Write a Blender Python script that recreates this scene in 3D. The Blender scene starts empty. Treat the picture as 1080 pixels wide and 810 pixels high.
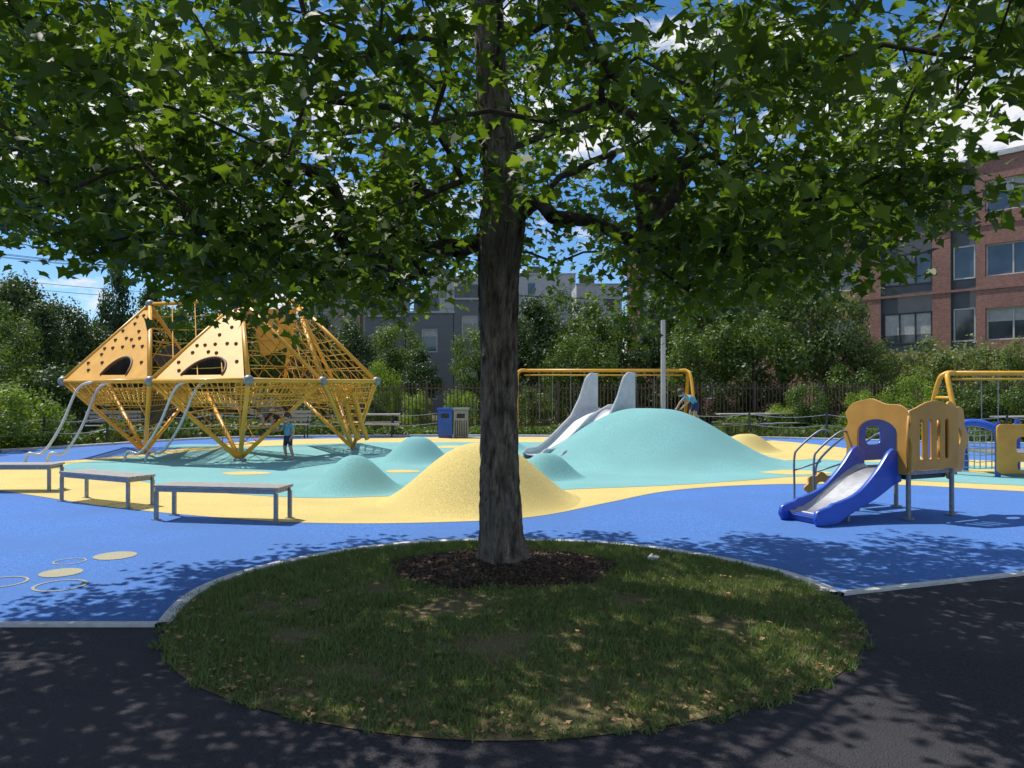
import bpy, math, random
import numpy as np
from mathutils import Vector, Matrix, Quaternion, noise as mnoise

random.seed(7); rng = np.random.default_rng(7)
scene = bpy.context.scene
EYE = 1.6; F = 830.0; HOR = 410.0
def gp(u, v):
    """ground point seen along a surveyed bearing (metres)"""
    d = EYE*F/(v-HOR)
    return ((u-540)/F*d, d)
def bx(u, d): return (u-540)/F*d
def hz(v, d): return EYE+(HOR-v)/F*d

# ------------------------------------------------------------ materials
def newmat(name):
    m = bpy.data.materials.new(name); m.use_nodes = True
    nt = m.node_tree; nt.nodes.clear()
    out = nt.nodes.new('ShaderNodeOutputMaterial')
    return m, nt, out
def N(nt, t, **kw):
    n = nt.nodes.new(t)
    for k, v in kw.items():
        if k in n.inputs: n.inputs[k].default_value = v
        else: setattr(n, k, v)
    return n
def rgba(c): return (c[0], c[1], c[2], 1)
def mat(name, c1, c2=None, scale=5.0, rough=0.6, metal=0.0, bump=0.0, bscale=None, spec=0.5, detail=3, stretch=(1,1,1), c3=None, s3=0.6, coat=0, bdist=.02):
    m, nt, out = newmat(name)
    b = N(nt, 'ShaderNodeBsdfPrincipled'); b.inputs['Roughness'].default_value = rough
    b.inputs['Metallic'].default_value = metal
    b.inputs['Specular IOR Level'].default_value = spec
    b.inputs['Coat Weight'].default_value = coat
    nt.links.new(b.outputs[0], out.inputs[0])
    geo = N(nt, 'ShaderNodeNewGeometry')
    mp = N(nt, 'ShaderNodeMapping'); mp.inputs['Scale'].default_value = stretch
    nt.links.new(geo.outputs['Position'], mp.inputs[0])
    if c2 is None: c2 = tuple(x*0.8 for x in c1)
    no = N(nt, 'ShaderNodeTexNoise'); no.inputs['Scale'].default_value = scale; no.inputs['Detail'].default_value = detail
    nt.links.new(mp.outputs[0], no.inputs['Vector'])
    r = N(nt, 'ShaderNodeValToRGB'); r.color_ramp.elements[0].position = .35; r.color_ramp.elements[1].position = .65
    r.color_ramp.elements[0].color = rgba(c1); r.color_ramp.elements[1].color = rgba(c2)
    nt.links.new(no.outputs[0], r.inputs[0])
    col = r.outputs[0]
    if c3 is not None:
        n3 = N(nt, 'ShaderNodeTexNoise'); n3.inputs['Scale'].default_value = s3; n3.inputs['Detail'].default_value = 3
        nt.links.new(geo.outputs['Position'], n3.inputs['Vector'])
        r3 = N(nt, 'ShaderNodeValToRGB'); r3.color_ramp.elements[0].position = .42; r3.color_ramp.elements[1].position = .68
        nt.links.new(n3.outputs[0], r3.inputs[0])
        mx = N(nt, 'ShaderNodeMixRGB'); mx.inputs[2].default_value = rgba(c3)
        nt.links.new(r3.outputs[0], mx.inputs[0]); nt.links.new(col, mx.inputs[1]); col = mx.outputs[0]
    nt.links.new(col, b.inputs['Base Color'])
    if bump:
        nb = N(nt, 'ShaderNodeTexNoise'); nb.inputs['Scale'].default_value = bscale or scale*2; nb.inputs['Detail'].default_value = 2
        nt.links.new(mp.outputs[0], nb.inputs['Vector'])
        bu = N(nt, 'ShaderNodeBump'); bu.inputs['Strength'].default_value = bump; bu.inputs['Distance'].default_value = bdist
        nt.links.new(nb.outputs[0], bu.inputs['Height']); nt.links.new(bu.outputs[0], b.inputs['Normal'])
    return m

def leafmat(name, dark, light, trans=0.35, tcol=None, rough=.5):
    m, nt, out = newmat(name)
    at = N(nt, 'ShaderNodeAttribute', attribute_name='rnd')
    oi = N(nt, 'ShaderNodeObjectInfo')
    ad = N(nt, 'ShaderNodeMath', operation='MULTIPLY_ADD'); ad.inputs[1].default_value = .7
    sc = N(nt, 'ShaderNodeMath', operation='MULTIPLY'); sc.inputs[1].default_value = .3
    nt.links.new(oi.outputs['Random'], sc.inputs[0])
    nt.links.new(at.outputs['Fac'], ad.inputs[0]); nt.links.new(sc.outputs[0], ad.inputs[2])
    r = N(nt, 'ShaderNodeValToRGB'); r.color_ramp.elements[0].color = rgba(dark); r.color_ramp.elements[1].color = rgba(light)
    nt.links.new(ad.outputs[0], r.inputs[0])
    b = N(nt, 'ShaderNodeBsdfPrincipled'); b.inputs['Roughness'].default_value = rough; b.inputs['Specular IOR Level'].default_value = .35
    nt.links.new(r.outputs[0], b.inputs['Base Color'])
    t = N(nt, 'ShaderNodeBsdfTranslucent')
    mx = N(nt, 'ShaderNodeMixRGB', blend_type='MULTIPLY'); mx.inputs[0].default_value = 1
    mx.inputs[2].default_value = rgba(tcol or (1.9, 1.9, .5))
    nt.links.new(r.outputs[0], mx.inputs[1]); nt.links.new(mx.outputs[0], t.inputs[0])
    ms = N(nt, 'ShaderNodeMixShader'); ms.inputs[0].default_value = trans
    nt.links.new(b.outputs[0], ms.inputs[1]); nt.links.new(t.outputs[0], ms.inputs[2])
    nt.links.new(ms.outputs[0], out.inputs[0])
    return m

def rubber(name, c):
    lo = tuple(x*.72 for x in c); hi = tuple(min(1, x*1.18+.01) for x in c)
    return mat(name, lo, hi, scale=70, rough=.9, bump=.5, bscale=120, spec=.15, detail=3, c3=tuple(x*.84+.014 for x in c), s3=.8)

M = {}
M['blue'] = rubber('rubber_blue', (.088, .215, .56))
M['teal'] = rubber('rubber_teal', (.22, .48, .48))
M['yellow'] = rubber('rubber_yellow', (.72, .57, .21))
M['sand'] = rubber('rubber_sand', (.46, .43, .30))
M['ring'] = rubber('rubber_ring', (.42, .42, .30))
M['asphalt'] = mat('asphalt', (.026, .024, .030), (.074, .069, .080), scale=110, rough=.9, bump=1.0, bscale=140, spec=.25, c3=(.064, .060, .066), s3=.9)
M['ground'] = mat('ground_earth', (.05, .075, .02), (.10, .11, .035), scale=3, rough=1, bump=.5, c3=(.13, .10, .06), s3=.3, spec=.1)
M['soil'] = mat('lawn_soil', (.085, .092, .036), (.19, .15, .08), scale=14, rough=1, bump=.8, bscale=60, spec=.05, c3=(.22, .17, .10), s3=1.3)
M['mulch'] = mat('mulch', (.04, .026, .018), (.11, .075, .05), scale=45, rough=1, bump=1, bscale=60, spec=.05)
M['concrete'] = mat('kerb_concrete', (.74, .73, .70), (.60, .59, .56), scale=12, rough=.9, bump=.3, bscale=80, spec=.2)
M['bark'] = mat('bark', (.085, .066, .052), (.36, .295, .235), scale=17, rough=.95, bump=1.0, bscale=30, spec=.1, detail=6, stretch=(1, 1, .28), c3=(.20, .175, .135), s3=3, bdist=.08)
M['twig'] = mat('twig_bark', (.06, .048, .038), (.11, .09, .07), scale=20, rough=.95, spec=.1)
M['orange'] = mat('painted_yellow_steel', (.80, .42, .03), (.72, .36, .025), scale=4, rough=.4, coat=.2)
M['panel'] = mat('climbing_panel', (.82, .43, .06), (.72, .36, .045), scale=3, rough=.55)
M['hold'] = mat('climbing_hold', (.16, .08, .03), (.10, .06, .03), rough=.6)
M['rope'] = mat('yellow_rope', (.76, .42, .05), (.58, .32, .04), scale=30, rough=.8)
M['wrope'] = mat('pale_rope', (.55, .55, .52), (.4, .4, .38), scale=30, rough=.8)
M['steel'] = mat('brushed_steel', (.50, .51, .52), (.40, .41, .42), scale=9, rough=.38, metal=.75, bump=.05)
M['slide'] = mat('slide_steel', (.62, .63, .64), (.54, .55, .57), scale=6, rough=.5, metal=.35, bump=.04)
M['grey'] = mat('galvanised', (.30, .31, .32), (.22, .23, .24), scale=20, rough=.5, metal=.4)
M['slat'] = mat('bench_slats', (.42, .40, .37), (.29, .275, .255), scale=9, rough=.65, stretch=(1, 6, 6), bump=.3)
M['darkmetal'] = mat('dark_metal', (.03, .03, .032), (.05, .05, .05), rough=.5)
M['fence'] = mat('fence_brown', (.085, .055, .038), (.13, .09, .06), scale=8, rough=.7)
M['plblue'] = mat('blue_plastic', (.022, .095, .52), (.018, .08, .45), scale=5, rough=.32, coat=.2)
M['plyellow'] = mat('yellow_plastic', (.64, .315, .05), (.54, .26, .04), scale=4, rough=.5)
M['black'] = mat('black_fabric', (.02, .02, .022), (.035, .035, .037), rough=.8)
M['glass'] = mat('window_glass', (.035, .045, .055), (.09, .11, .13), scale=.7, rough=.06, spec=1.0)
M['white'] = mat('white_frame', (.62, .62, .60), (.52, .52, .5), rough=.6)
M['blind'] = mat('window_blind', (.5, .5, .47), (.4, .4, .38), rough=.8)
M['gpanel'] = mat('grey_cladding', (.105, .11, .12), (.085, .09, .10), scale=2, rough=.6)
M['gsiding'] = mat('grey_siding', (.17, .175, .19), (.14, .145, .155), scale=3, rough=.7, stretch=(.1, .1, 12))
M['beige'] = mat('beige_render', (.36, .31, .25), (.30, .26, .21), scale=2, rough=.85)
M['lgrey'] = mat('pale_render', (.50, .50, .50), (.42, .42, .43), scale=2, rough=.85)
M['roof'] = mat('roof_membrane', (.3, .3, .3), (.24, .24, .24), rough=.9)
M['wood'] = mat('pole_wood', (.16, .10, .06), (.11, .07, .045), scale=8, rough=.9)
M['skin'] = mat('skin', (.55, .33, .24), (.5, .29, .2), rough=.55)
M['hair'] = mat('hair', (.05, .03, .02), (.09, .055, .03), scale=40, rough=.6)
M['shirtb'] = mat('shirt_blue', (.14, .42, .60), (.11, .35, .52), rough=.9)
M['shirtg'] = mat('shirt_grey', (.25, .27, .32), (.18, .2, .25), rough=.9)
M['shorts'] = mat('shorts_navy', (.03, .04, .09), (.045, .055, .11), rough=.9)
M['shoe'] = mat('shoes', (.4, .4, .4), (.2, .2, .2), rough=.7)
M['eyew'] = mat('eye_white', (.8, .8, .8), (.75, .75, .75), rough=.3)
M['lip'] = mat('lips', (.45, .18, .15), (.4, .16, .13), rough=.5)
M['litter'] = mat('dry_leaf', (.42, .25, .11), (.24, .14, .07), scale=9, rough=.8)
M['chip'] = mat('wood_chip', (.15, .095, .06), (.07, .045, .03), scale=9, rough=.9)
M['leaf'] = leafmat('maple_leaf', (.045, .085, .015), (.14, .20, .04), trans=.45, tcol=(2.1, 2.2, .5))
M['blade'] = leafmat('grass_blade', (.075, .145, .032), (.30, .33, .12), trans=.25, tcol=(1.3, 1.4, .6), rough=.6)
M['bgleaf'] = leafmat('tree_leaf', (.044, .084, .02), (.125, .19, .042), trans=.3)
M['bgdark'] = leafmat('dark_tree_leaf', (.024, .054, .019), (.07, .115, .036), trans=.25)
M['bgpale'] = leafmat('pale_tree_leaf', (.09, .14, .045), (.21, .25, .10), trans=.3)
M['bglime'] = leafmat('lime_shrub_leaf', (.10, .17, .025), (.23, .33, .055), trans=.35)

def brickmat():
    m, nt, out = newmat('brick_wall')
    b = N(nt, 'ShaderNodeBsdfPrincipled'); b.inputs['Roughness'].default_value = .9
    geo = N(nt, 'ShaderNodeNewGeometry'); sx = N(nt, 'ShaderNodeSeparateXYZ'); cb = N(nt, 'ShaderNodeCombineXYZ')
    nt.links.new(geo.outputs['Position'], sx.inputs[0])
    ad = N(nt, 'ShaderNodeMath', operation='SUBTRACT'); nt.links.new(sx.outputs[1], ad.inputs[1]); nt.links.new(sx.outputs[0], ad.inputs[0])
    nt.links.new(ad.outputs[0], cb.inputs[0]); nt.links.new(sx.outputs[2], cb.inputs[1])
    br = N(nt, 'ShaderNodeTexBrick'); br.inputs['Scale'].default_value = 3.0
    br.inputs['Color1'].default_value = (.33, .15, .11, 1); br.inputs['Color2'].default_value = (.22, .10, .078, 1); br.inputs['Mortar'].default_value = (.34, .29, .26, 1)
    br.inputs['Mortar Size'].default_value = .012
    nt.links.new(cb.outputs[0], br.inputs['Vector'])
    no = N(nt, 'ShaderNodeTexNoise'); no.inputs['Scale'].default_value = .6; no.inputs['Detail'].default_value = 4
    nt.links.new(geo.outputs['Position'], no.inputs['Vector'])
    mx = N(nt, 'ShaderNodeMixRGB', blend_type='MULTIPLY'); mx.inputs[0].default_value = .5
    nt.links.new(br.outputs[0], mx.inputs[1]); nt.links.new(no.outputs[0], mx.inputs[2])
    hs = N(nt, 'ShaderNodeHueSaturation'); hs.inputs['Value'].default_value = 1.35
    nt.links.new(mx.outputs[0], hs.inputs['Color']); nt.links.new(hs.outputs[0], b.inputs['Base Color'])
    nt.links.new(b.outputs[0], out.inputs[0]); return m
M['brick'] = brickmat()

# ------------------------------------------------------------ mesh builder
def link(ob): scene.collection.objects.link(ob); return ob
def empty(name, loc=(0, 0, 0)):
    e = bpy.data.objects.new(name, None); e.location = loc; e.empty_display_size = .3; return link(e)
def adopt(ch, e):
    ch.parent = e; ch.matrix_parent_inverse = Matrix.Translation(-Vector(e.location)); return ch

class MB:
    def __init__(s): s.v = []; s.f = []; s.m = []; s.mats = []
    def mi(s, k):
        if k not in s.mats: s.mats.append(k)
        return s.mats.index(k)
    def face(s, pts, k):
        b = len(s.v); s.v += [tuple(p) for p in pts]; s.f.append(tuple(range(b, b+len(pts)))); s.m.append(s.mi(k))
    def tube(s, pts, r, k, n=8, cap=True):
        pts = [Vector(p) for p in pts]
        if not hasattr(r, '__len__'): r = [r]*len(pts)
        mi = s.mi(k); up = None; base = len(s.v)
        for i, p in enumerate(pts):
            t = (pts[min(i+1, len(pts)-1)]-pts[max(i-1, 0)])
            if t.length < 1e-7: t = Vector((0, 0, 1))
            t.normalize()
            if up is None: up = t.orthogonal().normalized()
            else:
                up = up-t*up.dot(t)
                up = up.normalized() if up.length > 1e-5 else t.orthogonal().normalized()
            w = t.cross(up)
            for j in range(n):
                a = 2*math.pi*j/n
                s.v.append(tuple(p+(up*math.cos(a)+w*math.sin(a))*r[i]))
        for i in range(len(pts)-1):
            for j in range(n):
                a = base+i*n+j; b = base+i*n+(j+1) % n
                s.f.append((a, b, b+n, a+n)); s.m.append(mi)
        if cap:
            s.f.append(tuple(base+j for j in reversed(range(n)))); s.m.append(mi)
            e = base+(len(pts)-1)*n
            s.f.append(tuple(e+j for j in range(n))); s.m.append(mi)
    def box(s, c, size, k, ax=None, bev=0):
        c = Vector(c); X, Y, Z = ax if ax else (Vector((1, 0, 0)), Vector((0, 1, 0)), Vector((0, 0, 1)))
        hx, hy, hz_ = size[0]/2, size[1]/2, size[2]/2
        b = len(s.v); mi = s.mi(k)
        for sx in (-1, 1):
            for sy in (-1, 1):
                for sz in (-1, 1): s.v.append(tuple(c+X*hx*sx+Y*hy*sy+Z*hz_*sz))
        for q in ((0, 1, 3, 2), (4, 6, 7, 5), (0, 4, 5, 1), (2, 3, 7, 6), (0, 2, 6, 4), (1, 5, 7, 3)):
            s.f.append(tuple(b+i for i in q)); s.m.append(mi)
    def ball(s, c, r, k, n=12, sc=(1, 1, 1)):
        c = Vector(c); b = len(s.v); mi = s.mi(k); h = n//2
        for i in range(h+1):
            th = math.pi*i/h
            for j in range(n):
                ph = 2*math.pi*j/n
                s.v.append((c.x+r*sc[0]*math.sin(th)*math.cos(ph), c.y+r*sc[1]*math.sin(th)*math.sin(ph), c.z+r*sc[2]*math.cos(th)))
        for i in range(h):
            for j in range(n):
                s.f.append((b+i*n+j, b+(i+1)*n+j, b+(i+1)*n+(j+1) % n, b+i*n+(j+1) % n)); s.m.append(mi)
    def prism(s, poly, A, U, V, W, th, k):
        """extrude 2D poly (u,v) in plane A+U*u+V*v by th along W"""
        A = Vector(A); mi = s.mi(k); b = len(s.v); n = len(poly)
        for o in (-th/2, th/2):
            for (u, v) in poly: s.v.append(tuple(A+U*u+V*v+W*o))
        s.f.append(tuple(b+i for i in reversed(range(n)))); s.m.append(mi)
        s.f.append(tuple(b+n+i for i in range(n))); s.m.append(mi)
        for i in range(n):
            j = (i+1) % n
            s.f.append((b+i, b+j, b+n+j, b+n+i)); s.m.append(mi)
    def build(s, name, smooth=False, loc=None, bevel=0):
        me = bpy.data.meshes.new(name)
        v = s.v
        if loc is not None: v = [(a-loc[0], b-loc[1], c-loc[2]) for a, b, c in v]
        me.from_pydata(v, [], s.f)
        for k in s.mats: me.materials.append(M[k])
        me.polygons.foreach_set('material_index', s.m)
        if smooth: me.polygons.foreach_set('use_smooth', [True]*len(s.f))
        me.update()
        ob = bpy.data.objects.new(name, me)
        if loc is not None: ob.location = loc
        if bevel:
            md = ob.modifiers.new('bevel', 'BEVEL'); md.width = bevel; md.segments = 2; md.limit_method = 'ANGLE'
        return link(ob)

def catmull(pts, n=8, closed=True):
    out = []; L = len(pts); rngi = range(L) if closed else range(L-1)
    for i in rngi:
        g = lambda j: pts[j % L] if closed else pts[max(0, min(L-1, j))]
        p0, p1, p2, p3 = g(i-1), g(i), g(i+1), g(i+2)
        for k in range(n):
            t = k/n
            out.append(tuple(.5*((2*b)+(-a+c)*t+(2*a-5*b+4*c-d)*t*t+(-a+3*b-3*c+d)*t**3) for a, b, c, d in zip(p0, p1, p2, p3)))
    if not closed: out.append(tuple(pts[-1]))
    return out

def sheet(name, pts, z, k):
    m = MB(); m.face([(p[0], p[1], z) for p in pts], k)
    ob = m.build(name)
    if ob.data.polygons[0].normal.z < 0: ob.data.flip_normals()
    return ob

def leaves_mesh(name, C, Nn, T, S, shape, fold, rnd, matk):
    n = len(C); k = len(shape)
    Nn = Nn/np.linalg.norm(Nn, axis=1, keepdims=True)
    T = T-Nn*(T*Nn).sum(1, keepdims=True); T /= (np.linalg.norm(T, axis=1, keepdims=True)+1e-9)
    B = np.cross(Nn, T)
    sh = np.array(shape)
    V = C[:, None, :]+S[:, None, None]*(sh[None, :, 0:1]*B[:, None, :]+sh[None, :, 1:2]*T[:, None, :]-fold*np.abs(sh[None, :, 0:1])*Nn[:, None, :]-fold*.5*(sh[None, :, 1:2]**2)*Nn[:, None, :])
    me = bpy.data.meshes.new(name)
    me.vertices.add(n*k); me.vertices.foreach_set('co', V.astype(np.float32).ravel())
    me.loops.add(n*k); me.loops.foreach_set('vertex_index', np.arange(n*k, dtype=np.int32))
    me.polygons.add(n); me.polygons.foreach_set('loop_start', np.arange(0, n*k, k, dtype=np.int32))
    me.update(calc_edges=True)
    a = me.attributes.new('rnd', 'FLOAT', 'FACE'); a.data.foreach_set('value', rnd.astype(np.float32))
    me.materials.append(M[matk])
    return me
half = [(.26, -.13), (.22, .10), (.60, .26), (.34, .44), (.20, .62)]
MAPLE = [(0, 0)]+half+[(0, 1.0)]+[(-x, y) for x, y in reversed(half)]
DIAMOND = [(0, -.5), (.36, 0), (0, .5), (-.36, 0)]

# ------------------------------------------------------------ ground
g_ = sheet('ground', [(-400, -100), (400, -100), (400, 600), (-400, 600)], 0, 'ground')
sheet('asphalt_path', [(-30, -20), (30, -20), (30, 15.6), (2.38, 6.4), (-30, 6.4)], .004, 'asphalt')
kl = [(-30, 5.31), (-2.42, 5.31), (2.38, 6.09), (14, 10.2), (30, 15.8)]
far = [(30, 22), (20, 22.5), (14.4, 22.5), (10, 24.5), (7, 25.6), (0, 26.3), (-6, 26.2), (-9.6, 25), (-12.7, 20.5), (-17, 16.5), (-30, 13.5)]
sheet('playground_surface', kl+far, .008, 'blue')
near = [(-160, 497), (0, 518), (100, 533), (200, 544), (320, 552), (450, 552), (560, 546), (640, 531), (700, 519), (770, 513), (850, 511), (950, 512), (1080, 519), (1300, 530)]
fare = [(1300, 500), (1080, 488), (980, 483), (900, 474), (840, 467), (780, 463), (700, 462), (520, 461), (400, 462), (300, 464), (240, 468), (180, 475), (100, 484), (0, 491), (-160, 493)]
ye = catmull([gp(*p) for p in near+fare], 6)
sheet('playground_yellow_surface', ye, .012, 'yellow')
tn = [(62, 495), (110, 501), (170, 512), (240, 521), (330, 526), (420, 524), (540, 522), (600, 517), (700, 513), (780, 508), (850, 503), (930, 506), (1080, 513), (1300, 521)]
tf = [(1300, 506), (1080, 494), (960, 489), (880, 486), (800, 480), (740, 471), (600, 467), (500, 467), (400, 467), (300, 470), (220, 475), (130, 484), (80, 489)]
te = catmull([gp(*p) for p in tn+tf], 6)
sheet('playground_teal_surface', te, .016, 'teal')
def island(name, u, v, ru, k, z=.020, rr=.7):
    x, y = gp(u, v); R = ru/F*y
    pts = [(x+R*math.cos(a)*(1+.12*math.sin(2*a+u)), y+R*rr*math.sin(a)*(1+.1*math.cos(3*a))) for a in np.linspace(0, 2*math.pi, 40, endpoint=False)]
    return sheet(name, pts, z, k)
for (u, v, r) in ((425, 498, 20), (478, 472, 26), (838, 499, 34), (815, 484, 40), (1050, 498, 30), (260, 500, 24)):
    island('playground_island', u, v, r, 'yellow')
for (u, v, r) in ((60, 470, 26), (205, 471, 30), (655, 464, 30)):
    island('playground_island', u, v, r, 'teal', rr=.9)
# circles inlaid in the blue rubber
def disc(u, v, r, k, ring=False, nm='playground_circle'):
    x, y = gp(u, v); m = MB(); n = 40
    for i in range(n):
        a, b = 2*math.pi*i/n, 2*math.pi*(i+1)/n
        ri = r*.88 if ring else 0.0
        P = lambda q, t: (x+q*math.cos(t), y+q*math.sin(t), .0125)
        if ring: m.face([P(ri, a), P(r, a), P(r, b), P(ri, b)], k)
        else: m.face([P(0, 0), P(r, a), P(r, b)], k)
    return m.build(nm)
disc(65, 605, .17, 'sand'); disc(64, 618.5, .20, 'ring', True); disc(122, 587, .19, 'sand'); disc(74, 593, .14, 'ring', True)
disc(2, 615, .20, 'ring', True)

# lawn disc
LX, LY, RX, RY = 0.0, 5.9, 2.42, 2.3
def lawn_r(a): return 1+.012*math.sin(3*a+1)+.008*math.sin(7*a)
lp = [(LX+RX*lawn_r(a)*math.cos(a), LY+RY*lawn_r(a)*math.sin(a)) for a in np.linspace(0, 2*math.pi, 96, endpoint=False)]
m = MB()
c0 = (LX, LY)
for ring in range(10):
    t0, t1 = ring/10, (ring+1)/10
    zz = lambda t: .009+.058*(1-t*t)
    for i in range(96):
        p, q = lp[i], lp[(i+1) % 96]
        L = lambda P, t: (c0[0]+(P[0]-c0[0])*t, c0[1]+(P[1]-c0[1])*t, zz(t))
        if ring == 0: m.face([L(p, 0), L(p, t1), L(q, t1)], 'soil')
        else: m.face([L(p, t0), L(p, t1), L(q, t1), L(q, t0)], 'soil')
m.build('lawn', smooth=True)
def lawn_z(x, y):
    t = np.sqrt(((x-LX)/RX)**2+((y-LY)/RY)**2); return .009+.058*np.clip(1-t*t, 0, 1)

# kerbs
def kerb(name, pts, w=.085, z0=.0, z1=.035, k='concrete'):
    m = MB(); n = len(pts); Ls = []; Rs = []
    for i in range(n):
        a = Vector(pts[max(i-1, 0)]); b = Vector(pts[min(i+1, n-1)]); t = (b-a).normalized(); nn = Vector((-t.y, t.x))
        p = Vector(pts[i]); Ls.append(p+nn*w/2); Rs.append(p-nn*w/2)
    for i in range(n-1):
        a, b, c, d = Ls[i], Ls[i+1], Rs[i+1], Rs[i]
        m.face([(d.x, d.y, z1), (c.x, c.y, z1), (b.x, b.y, z1), (a.x, a.y, z1)], k)
        m.face([(a.x, a.y, z0), (a.x, a.y, z1), (b.x, b.y, z1), (b.x, b.y, z0)], k)
        m.face([(d.x, d.y, z0), (c.x, c.y, z0), (c.x, c.y, z1), (d.x, d.y, z1)], k)
    return m.build(name)
a0 = math.atan2((5.31-LY)/RY, -math.sqrt(1-((5.31-LY)/RY)**2)); a0 = math.pi+abs(math.pi-abs(a0))
a1 = math.asin((6.09-LY)/RY)
arc = [(LX+(RX+.05)*lawn_r(a)*math.cos(a), LY+(RY+.05)*lawn_r(a)*math.sin(a)) for a in np.linspace(a0, a1, 80)]
kerb('kerb', arc, w=.09, z1=.03)
kerb('kerb', [(-30, 5.31), (-10, 5.31), (arc[0][0]-.05, 5.31)], w=.07, z1=.024)
kerb('kerb', [(arc[-1][0]+.05, 6.11), (8, 8.08), (14, 10.2), (30, 15.8)], w=.07, z1=.024)
kerb('kerb', catmull(far, 8, False), w=.16, z1=.06)

# grass blades
patches = [(gp(312, 677), .15), (gp(275, 648), .13), (gp(330, 640), .12), (gp(470, 650), .20), (gp(490, 640), .18), (gp(610, 755), .15), (gp(520, 690), .22), (gp(760, 665), .18), (gp(665, 640), .18), (gp(300, 735), .12), (gp(400, 628), .14)]
MX, MY, MRX, MRY = -.08, 6.83, .98, .80
def mulch_t(x, y):
    a = np.arctan2(y-MY, x-MX); return np.sqrt(((x-MX)/MRX)**2+((y-MY)/MRY)**2)/(1+.05*np.sin(5*a)+.04*np.sin(9*a+1))
n = 100000
a = rng.uniform(0, 2*math.pi, n); r = np.sqrt(rng.uniform(0, 1, n))*(1.006+.012*np.sin(a*37)+.008*np.sin(a*91))
x = LX+RX*r*np.cos(a); y = LY+RY*r*np.sin(a)
dry = np.zeros(n)
for (px, py), pr in patches:
    ww = pr*(1+.3*np.sin(3*np.arctan2(y-py, x-px)+px*9))
    dry = np.maximum(dry, np.exp(-(((x-px)/ww)**2+((y-py)/ww)**2)))
nz = np.array([mnoise.noise(Vector((x[i]*1.6, y[i]*1.6, 3.3)))+.5*mnoise.noise(Vector((x[i]*5, y[i]*5, 1.3))) for i in range(n)])
dry = np.clip(dry*1.1+np.clip(nz-.26, 0, 1)*1.0, 0, 1)
keep = (mulch_t(x, y) > 1.0) & (rng.uniform(0, 1, n) > dry*.9)
x, y, dry, nz = x[keep], y[keep], dry[keep], nz[keep]; n = len(x)
Cg = np.stack([x, y, lawn_z(x, y)-.004], 1)
lean = rng.normal(0, .6, (n, 2)); T = np.stack([lean[:, 0], lean[:, 1], np.ones(n)], 1)
Nn = np.stack([rng.normal(0, 1, n), rng.normal(0, 1, n), np.full(n, .3)], 1)
S = rng.uniform(.030, .062, n)*(1-.5*dry)*(1+.25*np.sin(x*19+3*np.sin(y*13))*np.sin(y*23))
rnd = np.clip(rng.uniform(0, .50, n)+dry*.65-nz*.2, 0, 1)
me = leaves_mesh('grass', Cg, Nn, T, S, [(-.075, 0), (.075, 0), (.055, .55), (0, 1)], .15, rnd, 'blade')
link(bpy.data.objects.new('grass', me))

# mulch
mp = []
for a in np.linspace(0, 2*math.pi, 70, endpoint=False):
    q = 1+.05*math.sin(5*a)+.04*math.sin(9*a+1); mp.append((MX+MRX*q*math.cos(a), MY+MRY*q*math.sin(a)))
m = MB()
for i in range(70):
    p, q = mp[i], mp[(i+1) % 70]
    for k in range(6):
        t0, t1 = k/6, (k+1)/6
        L = lambda P, t: (MX+(P[0]-MX)*t, MY+(P[1]-MY)*t, float(lawn_z(MX+(P[0]-MX)*t, MY+(P[1]-MY)*t))+.006+.05*(1-t*t))
        m.face([L(p, t0), L(p, t1), L(q, t1), L(q, t0)] if k else [L(p, 0), L(p, t1), L(q, t1)], 'mulch')
m.build('mulch_bed', smooth=True)
n = 5000; a = rng.uniform(0, 2*math.pi, n); r = np.sqrt(rng.uniform(0, 1.08, n))
x = MX+MRX*r*np.cos(a); y = MY+MRY*r*np.sin(a)
Cg = np.stack([x, y, lawn_z(x, y)+.012+.05*np.clip(1-r*r, 0, 1)], 1)
me = leaves_mesh('wood_chips', Cg, rng.normal(0, .5, (n, 3))+np.array([0, 0, 1]), rng.normal(0, 1, (n, 3)), rng.uniform(.012, .04, n), [(-.18, -.5), (.18, -.5), (.2, .5), (-.15, .5)], .05, rng.uniform(0, 1, n), 'chip')
link(bpy.data.objects.new('wood_chips', me))
# fallen leaves caught along the lawn edge and in the grass
n = 380; a = rng.uniform(math.pi, 2*math.pi, n); r = 1-abs(rng.normal(0, .06, n))
x = LX+RX*r*np.cos(a); y = LY+RY*r*np.sin(a)
x2 = rng.uniform(-2.0, 2.0, 260); y2 = rng.uniform(3.9, 7.7, 260); x = np.r_[x, x2]; y = np.r_[y, y2]
ins = ((x-LX)/RX)**2+((y-LY)/RY)**2 < 1.0
x, y = x[ins], y[ins]; n = len(x)
Cg = np.stack([x, y, lawn_z(x, y)+.03], 1)
me = leaves_mesh('fallen_leaves', Cg, rng.normal(0, .3, (n, 3))+np.array([0, 0, 1]), rng.normal(0, 1, (n, 3)), rng.uniform(.016, .038, n), MAPLE, .3, rng.uniform(0, 1, n), 'litter')
link(bpy.data.objects.new('fallen_leaves', me))
# crumpled litter
m = MB(); px, py = gp(688, 596); m.ball((px, py, .07), .045, 'white', 8, (1.3, .8, .6)); ob = m.build('paper_litter')
for v in ob.data.vertices: v.co += Vector([random.uniform(-.014, .014) for _ in range(3)])

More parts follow.
